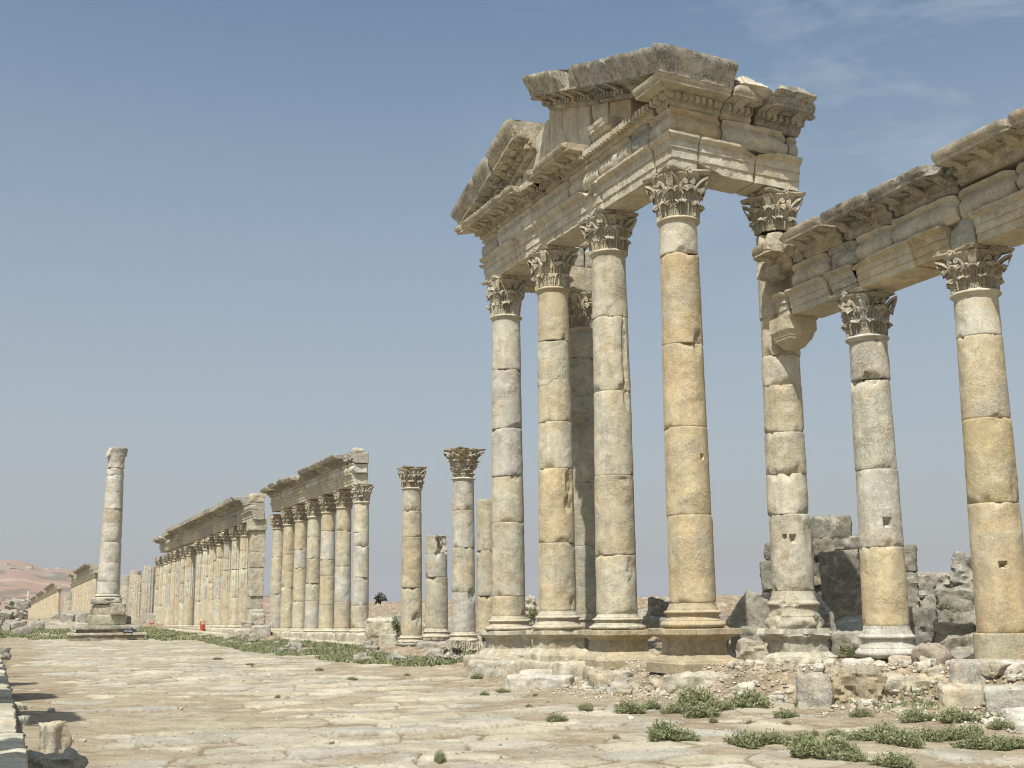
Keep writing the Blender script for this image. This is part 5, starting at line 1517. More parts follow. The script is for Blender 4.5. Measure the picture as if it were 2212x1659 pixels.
# ------------------------------------------------------------------ rubble behind the rows
rw = thing('ruined_wall', 'ruined wall of dark grey blocks with a tall leaning slab, behind the lower colonnade', 'wall', (20.0, 25.0, 0.7))
for (x0, y0_, x1, y1_, D, tn) in [(1756, 1117, 1840, 1167, 31.2, (.27, .265, .23)), (1801, 1158, 1864, 1192, 31.0, (.20, .195, .165)), (1757, 1166, 1803, 1201, 31.1, (.31, .295, .24)), (1653, 1174, 1668, 1208, 31.3, (.22, .215, .19)), (1645, 1213, 1673, 1276, 31.2, (.20, .20, .18)),
                                (1668, 1190, 1757, 1240, 31.4, (.25, .24, .20)), (1648, 1275, 1680, 1300, 31.2, (.2, .2, .18)), (1672, 1240, 1762, 1300, 31.4, (.25, .24, .20)), (1758, 1201, 1787, 1268, 31.1, (.26, .25, .21)), (1780, 1192, 1870, 1250, 31.5, (.20, .195, .17)), (1760, 1266, 1790, 1300, 31.2, (.28, .27, .22)),
                                (1864, 1178, 1950, 1250, 31.6, (.22, .21, .18)), (1953, 1177, 1982, 1237, 31.2, (.24, .235, .21)), (1660, 1298, 1760, 1380, 31.6, (.24, .23, .20)), (1868, 1248, 1962, 1330, 31.6, (.22, .21, .18)), (1760, 1298, 1860, 1390, 31.8, (.22, .21, .18)), (1865, 1328, 1960, 1400, 31.8, (.22, .21, .18))]:
    placed('block', '', '', x0, y0_, x1, y1_, D=D, tint=jit(tn, .14), lich=.7, r=.07, amp=.06, cuts=1, cd_=.06, depth=.8, sink=.02, parent=rw, res=.07)
placed('leaning_slab', '', '', 1786, 1192, 1872, 1378, D=30.2, tint=(.22, .215, .19), lich=.75, r=.06, amp=.06, cuts=2, cd_=.10, depth=.35, res=.06, sink=.1, parent=rw, ry=-.035)
RUB = [
    ('pale-faced slab leaning down to the right, behind the corner pedestal', 1556, 1292, 1672, 1372, 27.0, (.36, .345, .30), .5, .04, .03, 0, .5, .62),
    ('dark block under the leaning pale-faced slab', 1581, 1363, 1664, 1400, 26.0, (.31, .30, .26), .5, .06, .04, 1, .7, 0),
    ('pale lump of rock at the left foot of the lumpy pedestal', 1592, 1386, 1668, 1436, 24.6, (.43, .39, .32), .4, .25, .06, 4, .7, 0),
    ('pale jagged stone between the lumpy-pedestal column and the leaning slab', 1763, 1283, 1800, 1330, 28.5, (.47, .45, .40), .3, .08, .04, 3, .7, -.5),
    ('grey tilted block at the right of the lumpy-pedestal column', 1765, 1326, 1815, 1375, 27.0, (.29, .285, .25), .5, .05, .03, 0, .7, -.25),
    ('low grey block behind the foot of the pocked column', 1800, 1371, 1876, 1413, 25.0, (.34, .325, .28), .5, .06, .04, 0, .7, .05),
    ('narrow split block standing right behind the pocked column', 1960, 1238, 1988, 1308, 28.5, (.32, .31, .27), .5, .05, .04, 1, .9, -.06),
    ('broad pale lichen-covered block on top of the rubble, right of the ruined wall', 1983, 1248, 2056, 1294, 28.5, (.39, .38, .34), .5, .10, .06, 2, .8, .05),
    ('tall pale jagged rock at the top of the rubble, left of the ochre column', 2052, 1201, 2112, 1286, 28.0, (.40, .39, .35), .5, .14, .08, 4, .8, .15),
    ('pointed grey rock in the middle of the rubble', 1986, 1290, 2042, 1340, 27.5, (.33, .325, .28), .5, .08, .06, 3, .8, .2),
    ('big grey block with a dark underside, left of the ochre column', 2026, 1281, 2116, 1353, 27.0, (.29, .285, .25), .6, .08, .06, 1, .7, .08),
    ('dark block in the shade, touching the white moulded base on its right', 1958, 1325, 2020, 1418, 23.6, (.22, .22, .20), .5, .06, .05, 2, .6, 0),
    ('small tan slab wedged beneath the big dark-bottomed block', 2018, 1354, 2104, 1385, 24.6, (.37, .325, .25), .4, .05, .04, 0, .6, .03),
    ('grey block with one sunlit end, left of the plain dark drum', 2044, 1379, 2124, 1434, 22.6, (.32, .31, .27), .5, .06, .05, 1, .7, -.1),
    ('pinkish rounded boulder between the moulded base and the plain dark drum', 1986, 1398, 2058, 1452, 20.6, (.40, .33, .275), .4, .18, .05, 4, .8, -.1),
    ('pale lump of rock behind the leaning slab, left of the ruined wall', 1645, 1286, 1672, 1330, 29.0, (.40, .385, .34), .4, .10, .05, 3, .8, 0),
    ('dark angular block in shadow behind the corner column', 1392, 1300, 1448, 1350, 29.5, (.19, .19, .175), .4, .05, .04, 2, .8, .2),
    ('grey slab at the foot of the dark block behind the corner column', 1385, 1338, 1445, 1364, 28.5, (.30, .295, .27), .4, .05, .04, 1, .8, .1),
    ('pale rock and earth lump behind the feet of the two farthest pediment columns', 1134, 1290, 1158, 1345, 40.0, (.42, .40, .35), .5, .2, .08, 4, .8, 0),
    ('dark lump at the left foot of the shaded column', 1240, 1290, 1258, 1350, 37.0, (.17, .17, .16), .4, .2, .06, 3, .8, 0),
    ('grey rock at the far right, beyond the ochre column', 2196, 1190, 2240, 1290, 28.5, (.31, .305, .28), .5, .15, .08, 3, .8, 0),
]
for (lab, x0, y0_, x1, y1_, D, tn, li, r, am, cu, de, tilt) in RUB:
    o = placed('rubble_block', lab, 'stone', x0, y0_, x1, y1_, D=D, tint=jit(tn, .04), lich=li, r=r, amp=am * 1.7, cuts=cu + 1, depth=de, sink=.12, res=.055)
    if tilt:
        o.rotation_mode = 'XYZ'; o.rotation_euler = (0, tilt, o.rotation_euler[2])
protos_s = [stone_mesh('rubble_stone', (1, random.uniform(.7, 1), random.uniform(.5, .85)), .09, .10, .06, 3 + k % 3, .25, GREY, jit((.33, .32, .28), .12), .45, 900 + k) for k in range(8)]
pale_s = [stone_mesh('pale_stone', (1, random.uniform(.65, 1), random.uniform(.45, .75)), .09, .18, .06, 4, .25, STONE, jit((.50, .455, .37), .08), .15, 950 + k) for k in range(6)]
def scatter(n, me_list, name, label, cat, group, fn, smin, smax, sink=.25):
    for _ in range(n):
        x, y = fn(); s = random.uniform(smin, smax) * random.choice([.6, .8, 1, 1])
        o = obj(name, random.choice(me_list), None, (x, y, sz_(x, y) - s * sink * .6), (random.uniform(-.3, .3), random.uniform(-.3, .3), random.uniform(0, 6.28)), (s, s * random.uniform(.8, 1.2), s * random.uniform(.7, 1.1)))
        tag(o, label, cat, group)
def uni(x0, x1, y0, y1): return lambda: (random.uniform(x0, x1), random.uniform(y0, y1))
scatter(50, protos_s, 'rubble_stone', 'grey tumbled stone in the rubble behind the free-standing columns', 'stone', 'tumbled stones behind the free-standing columns', uni(17, 30, 44, 66), .6, 1.6)
scatter(24, protos_s, 'rubble_stone', 'grey tumbled stone in the rubble behind the seven plain columns', 'stone', 'tumbled stones behind the seven columns', uni(17, 26, 66, 84), .7, 1.8)
scatter(105, protos_s, 'rubble_stone', 'grey tumbled stone in the rubble behind the lower colonnade', 'stone', 'tumbled stones behind the lower colonnade', uni(16.4, 25, 13, 29), .35, 1.25, .12)
scatter(20, protos_s, 'rubble_stone', 'grey stone lying on the dry slope behind the pedimented front', 'stone', 'stones on the slope behind the pedimented front', uni(19, 42, 28, 48), .4, 1.2)
scatter(40, protos_s, 'rubble_stone', 'grey stone in the rubble along the far left side of the street', 'stone', 'rubble at the far left of the street', lambda: (random.uniform(-7, 3.0), random.uniform(100, 185)), .6, 1.9)
scatter(18, protos_s, 'rubble_stone', 'grey stone in the heap before the farthest row', 'stone', 'heap before the farthest row', lambda: (random.uniform(6.3, 10.2), random.uniform(165, 225)), 1.2, 2.8)
for k in range(28):
    x = random.uniform(-9, 2.0); y = 230 + random.uniform(-15, 25)
    o = obj('rubble_stone', random.choice(protos_s), None, (x, y, gz(x, y) + random.choice([-.2, 0, .9, 1.8, 2.6])), (random.uniform(-.4, .4), random.uniform(-.4, .4), random.uniform(0, 6)), (random.uniform(1.4, 2.8),) * 2 + (random.uniform(1.2, 2.6),))
    tag(o, 'big dark stone in the far heap at the left edge of the view', 'stone', 'far heap at the left edge')

# ------------------------------------------------------------------ foot of the pedimented front and of the lower colonnade
for (ya, yb_, lab) in ((23.7, 26.6, 'foundation course block under the patched pediment column'), (26.62, 29.5, 'foundation course block under the pale-patched pediment column'), (29.52, 32.4, 'foundation course block under the farthest pediment column')):
    block_at('foundation_block', lab, 'block', (12.62, (ya + yb_) / 2, -.2), (1.7, yb_ - ya, z_at(XF, YC + SF, 1440) + .19), tint=TAN, lich=.5, r=.08, amp=.05, res=.08)
FRONT = [
    ('stylobate_block', 'long pale step block under the two farthest pediment pedestals', 1012, 1432, 1180, 1484, 'X', 11.6, (.46, .41, .325), .55, .06, .05, 0, .45),
    ('stylobate_block', 'short pale step block right of the rounded step stones', 1195, 1434, 1268, 1488, 'X', 11.55, (.47, .42, .33), .45, .07, .05, 1, .6),
    ('step_stone', 'upper of two worn rounded step stones before the pedimented front', 1120, 1452, 1236, 1472, 'X', 11.25, (.47, .43, .345), .45, .10, .05, 1, .5),
    ('step_stone', 'lower and longer of two worn rounded step stones before the pedimented front', 1092, 1466, 1240, 1492, 'X', 10.95, (.49, .45, .365), .45, .12, .06, 1, .4),
    ('foundation_rock', 'dark weathered foundation block under the patched pediment column', 1274, 1452, 1368, 1498, 'X', 11.35, (.35, .31, .25), .7, .14, .08, 2, .6),
    ('foundation_rock', 'low dark rock lying in front of the weathered foundation block', 1310, 1478, 1366, 1508, 'X', 10.95, (.34, .31, .26), .6, .16, .07, 3, .7),
    ('foundation_rock', 'crumbling foundation slab under the crisp corner pedestal', 1415, 1468, 1590, 1500, 'X', 11.75, (.43, .375, .29), .4, .05, .09, 3, .25),
    ('rough_block', 'rough squared grey block at the edge of the dirt bank', 1724, 1464, 1799, 1534, 'X', 12.75, (.40, .365, .295), .7, .05, .05, 0, .9),
    ('rubble_masonry', 'patch of brown rubble masonry sticking out of the dirt bank', 1796, 1462, 1914, 1530, 'X', 13.5, (.33, .26, .175), .3, .12, .16, 3, .6),
    ('broken_slab', 'broken slab with a ragged face right of the brown rubble masonry', 1910, 1474, 2038, 1530, 'X', 13.75, (.40, .335, .24), .5, .10, .12, 1, .6),
    ('arched_block', 'big tan block with a rounded top edge in the lower course', 2034, 1486, 2136, 1552, 'X', 13.62, (.44, .38, .285), .3, .12, .04, 1, .7),
    ('course_block', 'long pale block of the lower course running out at the right edge', 2136, 1490, 2300, 1560, 'X', 13.7, (.46, .41, .33), .5, .06, .04, 0, .5),
    ('course_block', 'long broken moulded block of the upper course under the plain dark drum', 2060, 1434, 2290, 1488, 'X', 14.35, (.44, .41, .35), .6, .08, .05, 1, .5),
    ('plinth_block', 'squared block with a carved groove under the white moulded base', 1924, 1420, 1988, 1470, 'X', 14.6, (.43, .36, .27), .2, .04, .025, 0, .8),
    ('plinth_block', 'small squared block right of the grooved plinth block', 1989, 1420, 2026, 1458, 'X', 14.75, (.42, .37, .29), .3, .05, .03, 0, .8),
    ('white_stone', 'flat white stone on the bank left of the grooved plinth block', 1821, 1428, 1886, 1450, 'X', 14.1, (.56, .51, .42), .1, .06, .04, 3, .6),
    ('white_stone', 'upright white stone touching the grooved plinth block', 1884, 1432, 1921, 1466, 'X', 14.3, (.54, .49, .405), .15, .10, .04, 3, .8),
    ('white_stone', 'rounded white stone on the dirt bank below the corner pedestal', 1591, 1450 + 28, 1632, 1512, 'X', 11.9, (.52, .46, .365), .15, .14, .06, 4, .8),
    ('white_stone', 'small white stone on the dirt bank right of the corner pedestal', 1587, 1446, 1622, 1462, 'X', 12.9, (.56, .51, .43), .05, .08, .04, 3, .8),
    ('tan_stone', 'rounded tan stone below the pinkish boulder', 2048 - 0, 1416 + 40, 2086, 1484, 'X', 14.2, (.45, .37, .27), .2, .16, .04, 3, .8),
    ('pale_boulder', 'pale boulder at the foot of the lower course, near the right edge', 2168, 1536, 2222, 1568, 'X', 12.9, (.47, .43, .36), .4, .16, .06, 4, .8),
    ('pale_boulder', 'low white boulder in front of the lower course', 2120, 1556, 2172, 1580, 'X', 12.5, (.51, .46, .39), .2, .14, .06, 4, .8),
    ('pale_boulder', 'white stone at the right edge among the weeds', 2196, 1566, 2236, 1586, 'X', 12.2, (.55, .50, .43), .1, .1, .05, 3, .8),
    ('low_slab', 'low tan slab at the foot of the broken ragged slab', 1940, 1528, 2020, 1548, 'X', 13.2, (.43, .36, .255), .2, .06, .04, 1, .5),
    ('brown_stone', 'brown stone leaning on the rubble masonry', 1894, 1518, 1930, 1540, 'X', 13.1, (.36, .30, .23), .3, .10, .05, 3, .8),
]
for (n, lab, x0, y0_, x1, y1_, q, X, tn, li, r, am, cu, de) in FRONT:
    placed(n, lab, 'stone', x0, y0_, x1, y1_, X=X, ground=True, mat=STONE, tint=jit(tn, .03), lich=li, r=r, amp=am, cuts=cu, depth=de, sink=.12, res=.05)
def bank():
    while True:
        y = random.uniform(12.5, 26); xe = float(np.interp(y, XE_Y, XE_X)); x = xe + random.uniform(-1.6, 1.6)
        if abs(x - 12.57) > .85 or y < 19.7: return x, y
scatter(230, pale_s, 'pale_stone', 'small pale stone strewn on the dirt bank before the columns', 'stone', 'small stones strewn on the dirt bank', bank, .05, .26)
scatter(36, protos_s, 'grass_stone', 'broken grey stone in the grass before the seven plain columns', 'stone', 'broken stones in the grass strip', lambda: (random.uniform(10.6, 13.2), random.uniform(36, 76)), .15, .6)
brown_s = [stone_mesh('bank_stone', (1, random.uniform(.6, 1), random.uniform(.45, .8)), .08, .10, .10, 4, .28, STONE, jit((.36, .30, .22), .12), .5, 970 + k) for k in range(6)]
scatter(60, brown_s, 'bank_stone', 'brown half-buried stone in the dirt bank before the columns', 'stone', 'brown stones in the dirt bank', bank, .14, .42, .3)
scatter(26, pale_s, 'pale_stone', 'small loose stone lying on the street paving', 'stone', 'small loose stones on the paving', uni(1, 11, 12, 30), .05, .12)
scatter(30, pale_s, 'pale_stone', 'fist-sized stone lying along the foot of the left kerb', 'stone', 'fist-sized stones by the left kerb', uni(.1, .9, 12, 24), .05, .14)

# ------------------------------------------------------------------ left kerb and the columns of the left row that shade it
y = 6.0
while y < 42:
    L_ = random.uniform(1.1, 2.3)
    block_at('kerb_block', 'pale flat-topped block of the low kerb wall at the left edge of the street', 'block', (-.60 - .018 * (y - 11) + random.uniform(-.03, .03), y + L_ / 2, -.1), (1.55, L_ - .03, .55 + random.uniform(-.03, .03)), tint=jit(PALE, .07), lich=.35, group='kerb wall at the left edge', amp=.03, r=.05, res=.09)
    y += L_
for i, (Y, h) in enumerate([(8.3, .74), (9.6, .78)]):
    c = dup(r2t); c.location = (-2.9, Y, .35); c.scale = (1, 1, 1.32 * h); c.rotation_euler = (0, 0, i * 1.1)
    c['label'] = 'column of the left row, just outside the left edge of the view, shading the kerb'; c['group'] = 'columns of the left row'
for i, (ya, yb_, h) in enumerate([(15.6, 19.0, 7.3), (21.6, 24.6, 6.6), (27.6, 29.0, 6.4), (31.5, 32.6, 6.2)]):
    pr_ = thing('ruined_pier', ['longest', 'second', 'third', 'last'][i] + ' ruined pier of stacked blocks just outside the left edge, shading the kerb', 'pier', (-3.1, (ya + yb_) / 2, .3), 0, 'ruined piers of the left row')
    z = 0; k = 0
    while z < h:
        hh = random.uniform(.7, 1.0); w = (yb_ - ya) * (1 if z + hh < h * .8 else random.uniform(.45, .8))
        nb = 2 if w > 2 else 1
        for q in range(nb):
            obj('block', stone_mesh('pier_block', (1.0, w / nb - .02, hh), .14, .06, .05, 1, .06, STONE, jit(TAN, .1), .4), pr_, (random.uniform(-.05, .05), -w / 2 + (q + .5) * w / nb, z))
        z += hh
placed('upright_block', 'broken brown block standing on end beside the left kerb, with a pale split right face', 'stone', 78, 1570, 148, 1644, mat=STONE, tint=(.44, .36, .26), lich=.35, r=.025, amp=.05, cuts=5, cd_=.30, depth=.6, sink=.05, res=.025, rz=.45, seed=77)
placed('boulder', 'dark shaded boulder at the bottom left corner beside the kerb', 'stone', 46, 1640, 176, 1700, mat=STONE, tint=(.30, .265, .215), lich=.5, r=.12, amp=.09, cuts=4, depth=.6, sink=.05, res=.03)
placed('kerb_stone', 'small rounded stone against the kerb, beyond the broken brown block', 'stone', 30, 1545, 62, 1580, mat=STONE, tint=(.40, .36, .29), lich=.5, r=.12, amp=.04, cuts=2, depth=.9, sink=.05)
placed('kerb_stone', 'small tan stone against the kerb, farther along than the rounded one', 'stone', 28, 1522, 54, 1545, mat=STONE, tint=(.43, .36, .26), lich=.3, r=.08, amp=.04, cuts=2, depth=.9, sink=.05)
placed('kerb_stone', 'dark squared stone lying at the far end of the left kerb', 'stone', 2, 1397, 22, 1418, X=-.1, mat=STONE, tint=(.27, .25, .22), lich=.6, r=.08, amp=.05, cuts=2, depth=.9, sink=.05)

# ------------------------------------------------------------------ weeds
GREENS = [(.185, .22, .11), (.155, .19, .09), (.22, .245, .13), (.125, .16, .075), (.32, .285, .17), (.26, .26, .14)]
def weed_mesh(seed, n=480, r=.36, h=.22, dry=0.0):
    rs = np.random.default_rng(seed)
    a = rs.uniform(0, 2 * math.pi, n); q = np.sqrt(rs.uniform(0, 1, n))
    rm = r * (0.75 + .35 * np.sin(a * 3 + seed) + .2 * np.sin(a * 5 + seed * 2))
    B = np.stack([np.cos(a) * q * rm, np.sin(a) * q * rm * .75, np.zeros(n)], -1)
    hh = h * (1 - .6 * q ** 2) * rs.uniform(.35, 1.15, n)
    lean = np.stack([np.cos(a), np.sin(a), 0 * a], -1) * (hh * q * rs.uniform(.3, 1.1, n))[:, None] + rs.normal(0, .035, (n, 3))
    lean[:, 2] = 0
    T = B + lean; T[:, 2] = hh
    Vs = []; cs = []
    for k in range(5):                                       # small leaflets up each stem
        f = (k + 1) / 5
        c0 = B + (T - B) * (f ** .9)[..., None] if False else B + (T - B) * f
        d = rs.normal(size=(n, 3)); d[:, 2] = np.abs(d[:, 2]) * .7; d /= np.linalg.norm(d, axis=1, keepdims=True)
        e = np.cross(d, rs.normal(size=(n, 3))); e /= np.linalg.norm(e, axis=1, keepdims=True)
        s = rs.uniform(.020, .042, (n, 1)) * (1.15 - .4 * f)
        Vs.append(np.stack([c0, c0 + d * s + e * s * .35, c0 + d * s * 2.2, c0 + d * s - e * s * .35], 1))
        cc_ = np.array(GREENS)[rs.integers(0, len(GREENS), n)] * rs.uniform(.75, 1.25, (n, 1)) * (.75 + .35 * f)
        if dry: cc_ = cc_ * (1 - dry) + np.array([.30, .24, .13]) * dry
        cs.append(np.repeat(cc_[:, None], 4, 1))
    V = np.concatenate(Vs).reshape(-1, 3); C = np.concatenate(cs).reshape(-1, 3)
    return mesh_from('weed', V, np.arange(len(V)).reshape(-1, 4), LEAF, C, 0, False)
WEEDS = [weed_mesh(60 + k) for k in range(6)] + [weed_mesh(80, 240, .25, .16, .4)]
def weed(label, px, py, wpx, group=None, hk=1.0, v=None):
    p = on_ground(px, py); D = (p - np.array([0, 0, EYE])) @ v_f
    s = wpx * D / FPX / .62
    o = obj('weed_clump', WEEDS[v if v is not None else random.randrange(6)], None, (p[0], p[1], sz_(p[0], p[1]) - .01), (0, 0, random.uniform(0, 6.28)), (s, s, min(1.4, max(.62, s * 1.25)) * hk))
    tag(o, label, 'weed', group)
for lab, px, py, w in [
    ('broad weed mound alone on the paving before the corner pedestal', 1432, 1600, 84), ('low weed trailing off to the right of the lone broad mound', 1482, 1602, 56), ('weed clump on the paving, left of three in a row', 1357, 1543, 62), ('small weed clump, middle one of three in a row', 1408, 1537, 42), ('weed clump with dark leaves, right one of three in a row', 1461, 1542, 54),
    ('tall weed clump on the bank below the crisp corner pedestal', 1508, 1508, 70), ('weed clump just right of the tall one on the bank', 1545, 1514, 52), ('wide low weed running along the foot of the bank', 1500, 1525, 80), ('weed strip at the foot of the bank left of the rough grey block', 1622, 1531, 88), ('small weed right against the rough grey block', 1738, 1532, 40),
    ('small weed in front of the two step stones', 1202, 1562, 40), ('small weed left of the row of three clumps', 1268, 1542, 34), ('long weed at the left end of the foreground chain', 1614, 1612, 76), ('weed second from the left in the foreground chain', 1668, 1610, 64), ('weed third from the left in the foreground chain', 1728, 1612, 60),
    ('large weed sprawling toward the bottom edge', 1752, 1640, 92), ('weed linking the sprawling one to the chain', 1808, 1630, 74), ('weed right of the sprawling one, low and wide', 1842, 1646, 60), ('weed on the right-hand side, in the upper chain, left end', 1866, 1604, 60), ('weed in the upper chain, second from its left end', 1916, 1600, 70), ('bushy weed in the upper chain, middle', 1950, 1618, 78), ('weed in the upper chain, right of the bushy one', 2004, 1606, 66), ('weed in the upper chain near the low white boulder', 2062, 1604, 66),
    ('weed in the lower right chain, left part', 2110, 1626, 64), ('thick weed in the lower right chain, middle part', 2150, 1626, 70), ('weed in the lower right corner at the frame edge', 2200, 1624, 60), ('weed at the bottom edge between the two chains', 1935, 1660, 72), ('weed before the low tan slab', 1978, 1564, 62), ('wide weed before the big rounded tan block', 2066, 1568, 70), ('weed against the low white boulder', 2162, 1584, 50), ('small weed left of the upper chain', 1806, 1596, 44),
    ('small weed beside the brown stone of the rubble masonry', 1862, 1552, 38), ('weed on the bank near the lumpy pedestal', 1690, 1450, 44), ('shrubby weed left of the long moulded block', 2092, 1476, 56), ('small weed on the paving near the bottom centre', 950, 1650, 26), ('weed on top of the step block under the farthest pediment pedestals', 1195, 1450, 40), ('weed at the left end of the step block', 1030, 1444, 26)]:
    weed(lab, px, py, w)
for px, py in [(600, 1512), (1046, 1506), (1142, 1530), (760, 1470), (690, 1450), (880, 1462), (540, 1440), (470, 1425), (1620, 1565), (1330, 1600), (1540, 1562), (1700, 1570), (1085, 1500), (1155, 1505), (1760, 1590)]:
    weed('tiny weed sprouting between the street slabs, away from the bank', px, py, random.uniform(14, 24), 'tiny weeds between the street slabs', .7, random.choice([None, 6]))
def shrub(name, label, c, ext, n, size, seed, cols, cat='shrub', stem=True):
    t = thing(name, label, cat, c)
    Vl = []; Fl = []; Cl = []; q0 = 0; rs_ = random.Random(seed + 5)
    for k in range(5):
        e_ = tuple(x_ * rs_.uniform(.4, .75) for x_ in ext)
        V, Fq, C = leaf_cloud(n // 3, e_, size * .75, seed + k, cols); V += np.array([rs_.uniform(-.5, .5) * ext[0], rs_.uniform(-.5, .5) * ext[1], rs_.uniform(-.05, .45) * ext[2]])
        Vl.append(V); Fl.append(Fq + q0); Cl.append(C); q0 += len(V)
    V = np.vstack(Vl); Fq = np.vstack(Fl); C = np.vstack(Cl)
    obj('foliage', mesh_from('foliage', V, Fq, LEAF, C, 0, False), t)
    if not stem: return t
    mb = MB(); rs = random.Random(seed)
    for k in range(6):
        a = rs.uniform(0, 6.28); e = (math.cos(a) * ext[0] * .4, math.sin(a) * ext[1] * .4, ext[2] * .6)
        pts = [np.array([0, 0, -.1]), np.array([e[0] * .3, e[1] * .3, e[2] * .5]), np.array(e)]
        G = []
        for q, p_ in enumerate(pts):
            r = max(ext) * .03 * (1 - .35 * q); G.append([p_ + np.array([r * math.cos(b), r * math.sin(b), 0]) for b in np.linspace(0, 2 * math.pi, 6, endpoint=False)])
        mb.grid(np.array(G), closev=True)
    obj('stem', mesh_from('stem', mb.arr(), mb.F, plain_material('bark', (.10, .075, .05), .9)), t)
SH = [(.06, .085, .045), (.075, .10, .055), (.05, .07, .04)]
p = np.array([0, 0, EYE]) + ray(822, 1297) * 66
shrub('shrub', 'dark green bush on the rubble ridge between the seven columns and the free-standing ones', (p[0], p[1], p[2] - .15), (.42, .4, .62), 260, .09, 41, [(.10, .125, .07), (.12, .15, .08), (.075, .10, .055)])
p = np.array([0, 0, EYE]) + ray(858, 1352) * 50
shrub('shrub', 'fresh green bush growing against the left side of the free-standing ochre column', (p[0], p[1], p[2] - .3), (.28, .28, .75), 420, .06, 42, GREENS)
p = np.array([0, 0, EYE]) + ray(1150, 1325) * 38
shrub('shrub', 'small green bush on the pale lump between the two farthest pediment columns', (p[0], p[1], p[2] - .15), (.2, .2, .36), 380, .035, 43, GREENS, stem=False)
p = np.array([0, 0, EYE]) + ray(1828, 1390) * 24.2
shrub('shrub', 'green weed bush growing at the foot of the leaning slab', (p[0], p[1], p[2] - .22), (.32, .25, .20), 420, .035, 44, GREENS, stem=False)
p = np.array([0, 0, EYE]) + ray(2040, 1312) * 26.6
shrub('shrub', 'small weed growing between the blocks of the rubble', (p[0], p[1], p[2] - .1), (.2, .2, .22), 300, .035, 45, GREENS, stem=False)
def grass(name, label, fn, n, h, w, seed, thr=0.0, freq=.35):
    rs = np.random.default_rng(seed)
    X, Y = fn(rs, n)
    m = fbm(np.stack([X * freq, Y * freq, 0 * X], -1), 3, seed) > thr - rs.uniform(0, .25, n)
    X, Y = X[m], Y[m]; k = len(X)
    Z = surf(X, Y)[0] - .005
    a = rs.uniform(0, 2 * math.pi, k); H = h * rs.uniform(.35, 1.2, k); W = w * rs.uniform(.6, 1.3, k)
    dx, dy = np.cos(a) * W, np.sin(a) * W; lx, ly = rs.normal(0, .45, k) * H, rs.normal(0, .45, k) * H
    V = np.stack([np.stack([X - dx, Y - dy, Z], -1), np.stack([X + dx, Y + dy, Z], -1), np.stack([X + lx + dx * .3, Y + ly + dy * .3, Z + H], -1), np.stack([X + lx - dx * .6, Y + ly - dy * .6, Z + H * .9], -1)], 1).reshape(-1, 3)
    C = np.array(GREENS)[rs.integers(0, len(GREENS), k)] * rs.uniform(.8, 1.3, (k, 1))
    o = obj(name, mesh_from(name, V, np.arange(4 * k).reshape(-1, 4), LEAF, np.repeat(C, 4, 0), 0, False))
    return tag(o, label, 'grass', None, 'stuff')
def strip(xa, xb, ya, yb, pw=1.0): return lambda rs, n: ((lambda y: (xa + (xb - xa) * rs.uniform(0, 1, n) ** pw, y))(rs.uniform(ya, yb, n)))
grass('grass', 'green grass strip along the foot of the seven plain columns and free-standing ones', lambda rs, n: ((lambda y: (np.interp(y, [30, 36, 52, 80], [12.5, 12.9, 13.3, 13.2]) - 3.2 * np.interp(y, [32, 40, 55, 80], [.35, .9, 1.2, .8]) * rs.uniform(0, 1, n), y))(rs.uniform(34, 80, n))), 70000, .11, .022, 5, .07, .6)
grass('grass', 'green grass patches before the long fluted colonnade', strip(8.5, 13.0, 78, 135), 16000, .14, .045, 6, .07, .6)
grass('grass', 'green grass patches around the stepped base and at the left of the street', strip(-4.5, 5.0, 88, 130), 20000, .16, .045, 7, .10, .35)
grass('grass', 'thin weeds along the edge of the dirt bank', lambda rs, n: ((lambda y: (np.interp(y, XE_Y, XE_X) - rs.uniform(.2, 1.3, n), y))(rs.uniform(12.5, 19, n))), 2600, .10, .012, 8, .18, .9)
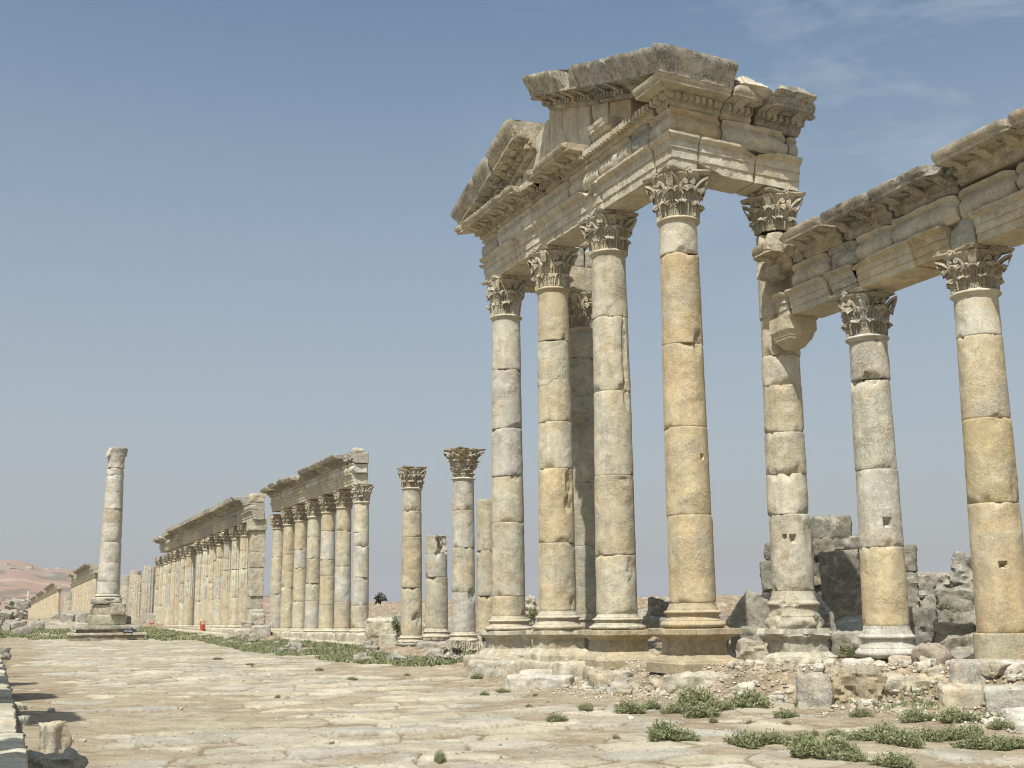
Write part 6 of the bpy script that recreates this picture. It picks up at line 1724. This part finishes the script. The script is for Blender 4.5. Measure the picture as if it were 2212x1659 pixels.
# ------------------------------------------------------------------ gravel
def gravel(name, label, n, fn, smin, smax, seed, cols):
    rs = np.random.default_rng(seed)
    X, Y = fn(rs, n); k = len(X)
    S = smin * (smax / smin) ** (rs.uniform(0, 1, k) ** 1.8)
    oct_ = np.array([[1, 0, 0], [0, 1, 0], [-1, 0, 0], [0, -1, 0], [0, 0, .8], [0, 0, -.5]], float)
    V = oct_[None] * (1 + rs.uniform(-.45, .45, (k, 6, 1))) * S[:, None, None]
    a = rs.uniform(0, 6.28, k); c_a, s_a = np.cos(a)[:, None], np.sin(a)[:, None]
    x = V[..., 0] * c_a - V[..., 1] * s_a; y = V[..., 0] * s_a + V[..., 1] * c_a
    V = np.stack([x + X[:, None], y + Y[:, None], V[..., 2] * .8 + (surf(X, Y)[0] + S * .2)[:, None]], -1).reshape(-1, 3)
    T = np.array([[0, 1, 4], [1, 2, 4], [2, 3, 4], [3, 0, 4], [1, 0, 5], [2, 1, 5], [3, 2, 5], [0, 3, 5]])
    Fc = (T[None] + (np.arange(k) * 6)[:, None, None]).reshape(-1, 3)
    C = np.repeat(np.array(cols)[rs.integers(0, len(cols), k)] * rs.uniform(.8, 1.15, (k, 1)), 6, 0)
    return tag(obj(name, mesh_from(name, V, Fc.astype(np.int32), LEAF, C, 0, False)), label, 'gravel', None, 'stuff')
GC = [(.50, .45, .36), (.42, .36, .27), (.36, .29, .21), (.55, .51, .43), (.33, .30, .25)]
gravel('gravel', 'loose gravel and stone chips on the dirt bank', 9000, lambda rs, n: ((lambda y: (np.interp(y, XE_Y, XE_X) + rs.normal(-.3, .9, n), y))(rs.uniform(12, 27, n))), .012, .055, 5, GC)
gravel('gravel', 'fine grit scattered over the street paving', 9000, lambda rs, n: ((lambda y: (rs.uniform(0, 11.5, n), y))(10 + 26 * rs.uniform(0, 1, n) ** 1.5)), .006, .022, 6, GC)

# ------------------------------------------------------------------ dusty air
hm = bpy.data.materials.new('dusty_air'); hm.use_nodes = True
hn = hm.node_tree; hn.nodes.clear()
ho = hn.nodes.new('ShaderNodeOutputMaterial'); hv = hn.nodes.new('ShaderNodeVolumePrincipled')
hv.inputs['Color'].default_value = (.86, .87, .92, 1); hv.inputs['Density'].default_value = 0.00013; hv.inputs['Anisotropy'].default_value = 0.2
hn.links.new(hv.outputs[0], ho.inputs['Volume'])
mb = MB(); mb.box((500, 2100, 65), (9000, 9000, 240))
hz_o = obj('haze', mesh_from('haze', mb.arr(), mb.F, hm, None, 0, False)); hz_o['kind'] = 'stuff'; hz_o['label'] = 'thin dusty haze filling the air'; hz_o['category'] = 'haze'
#--MORE3--
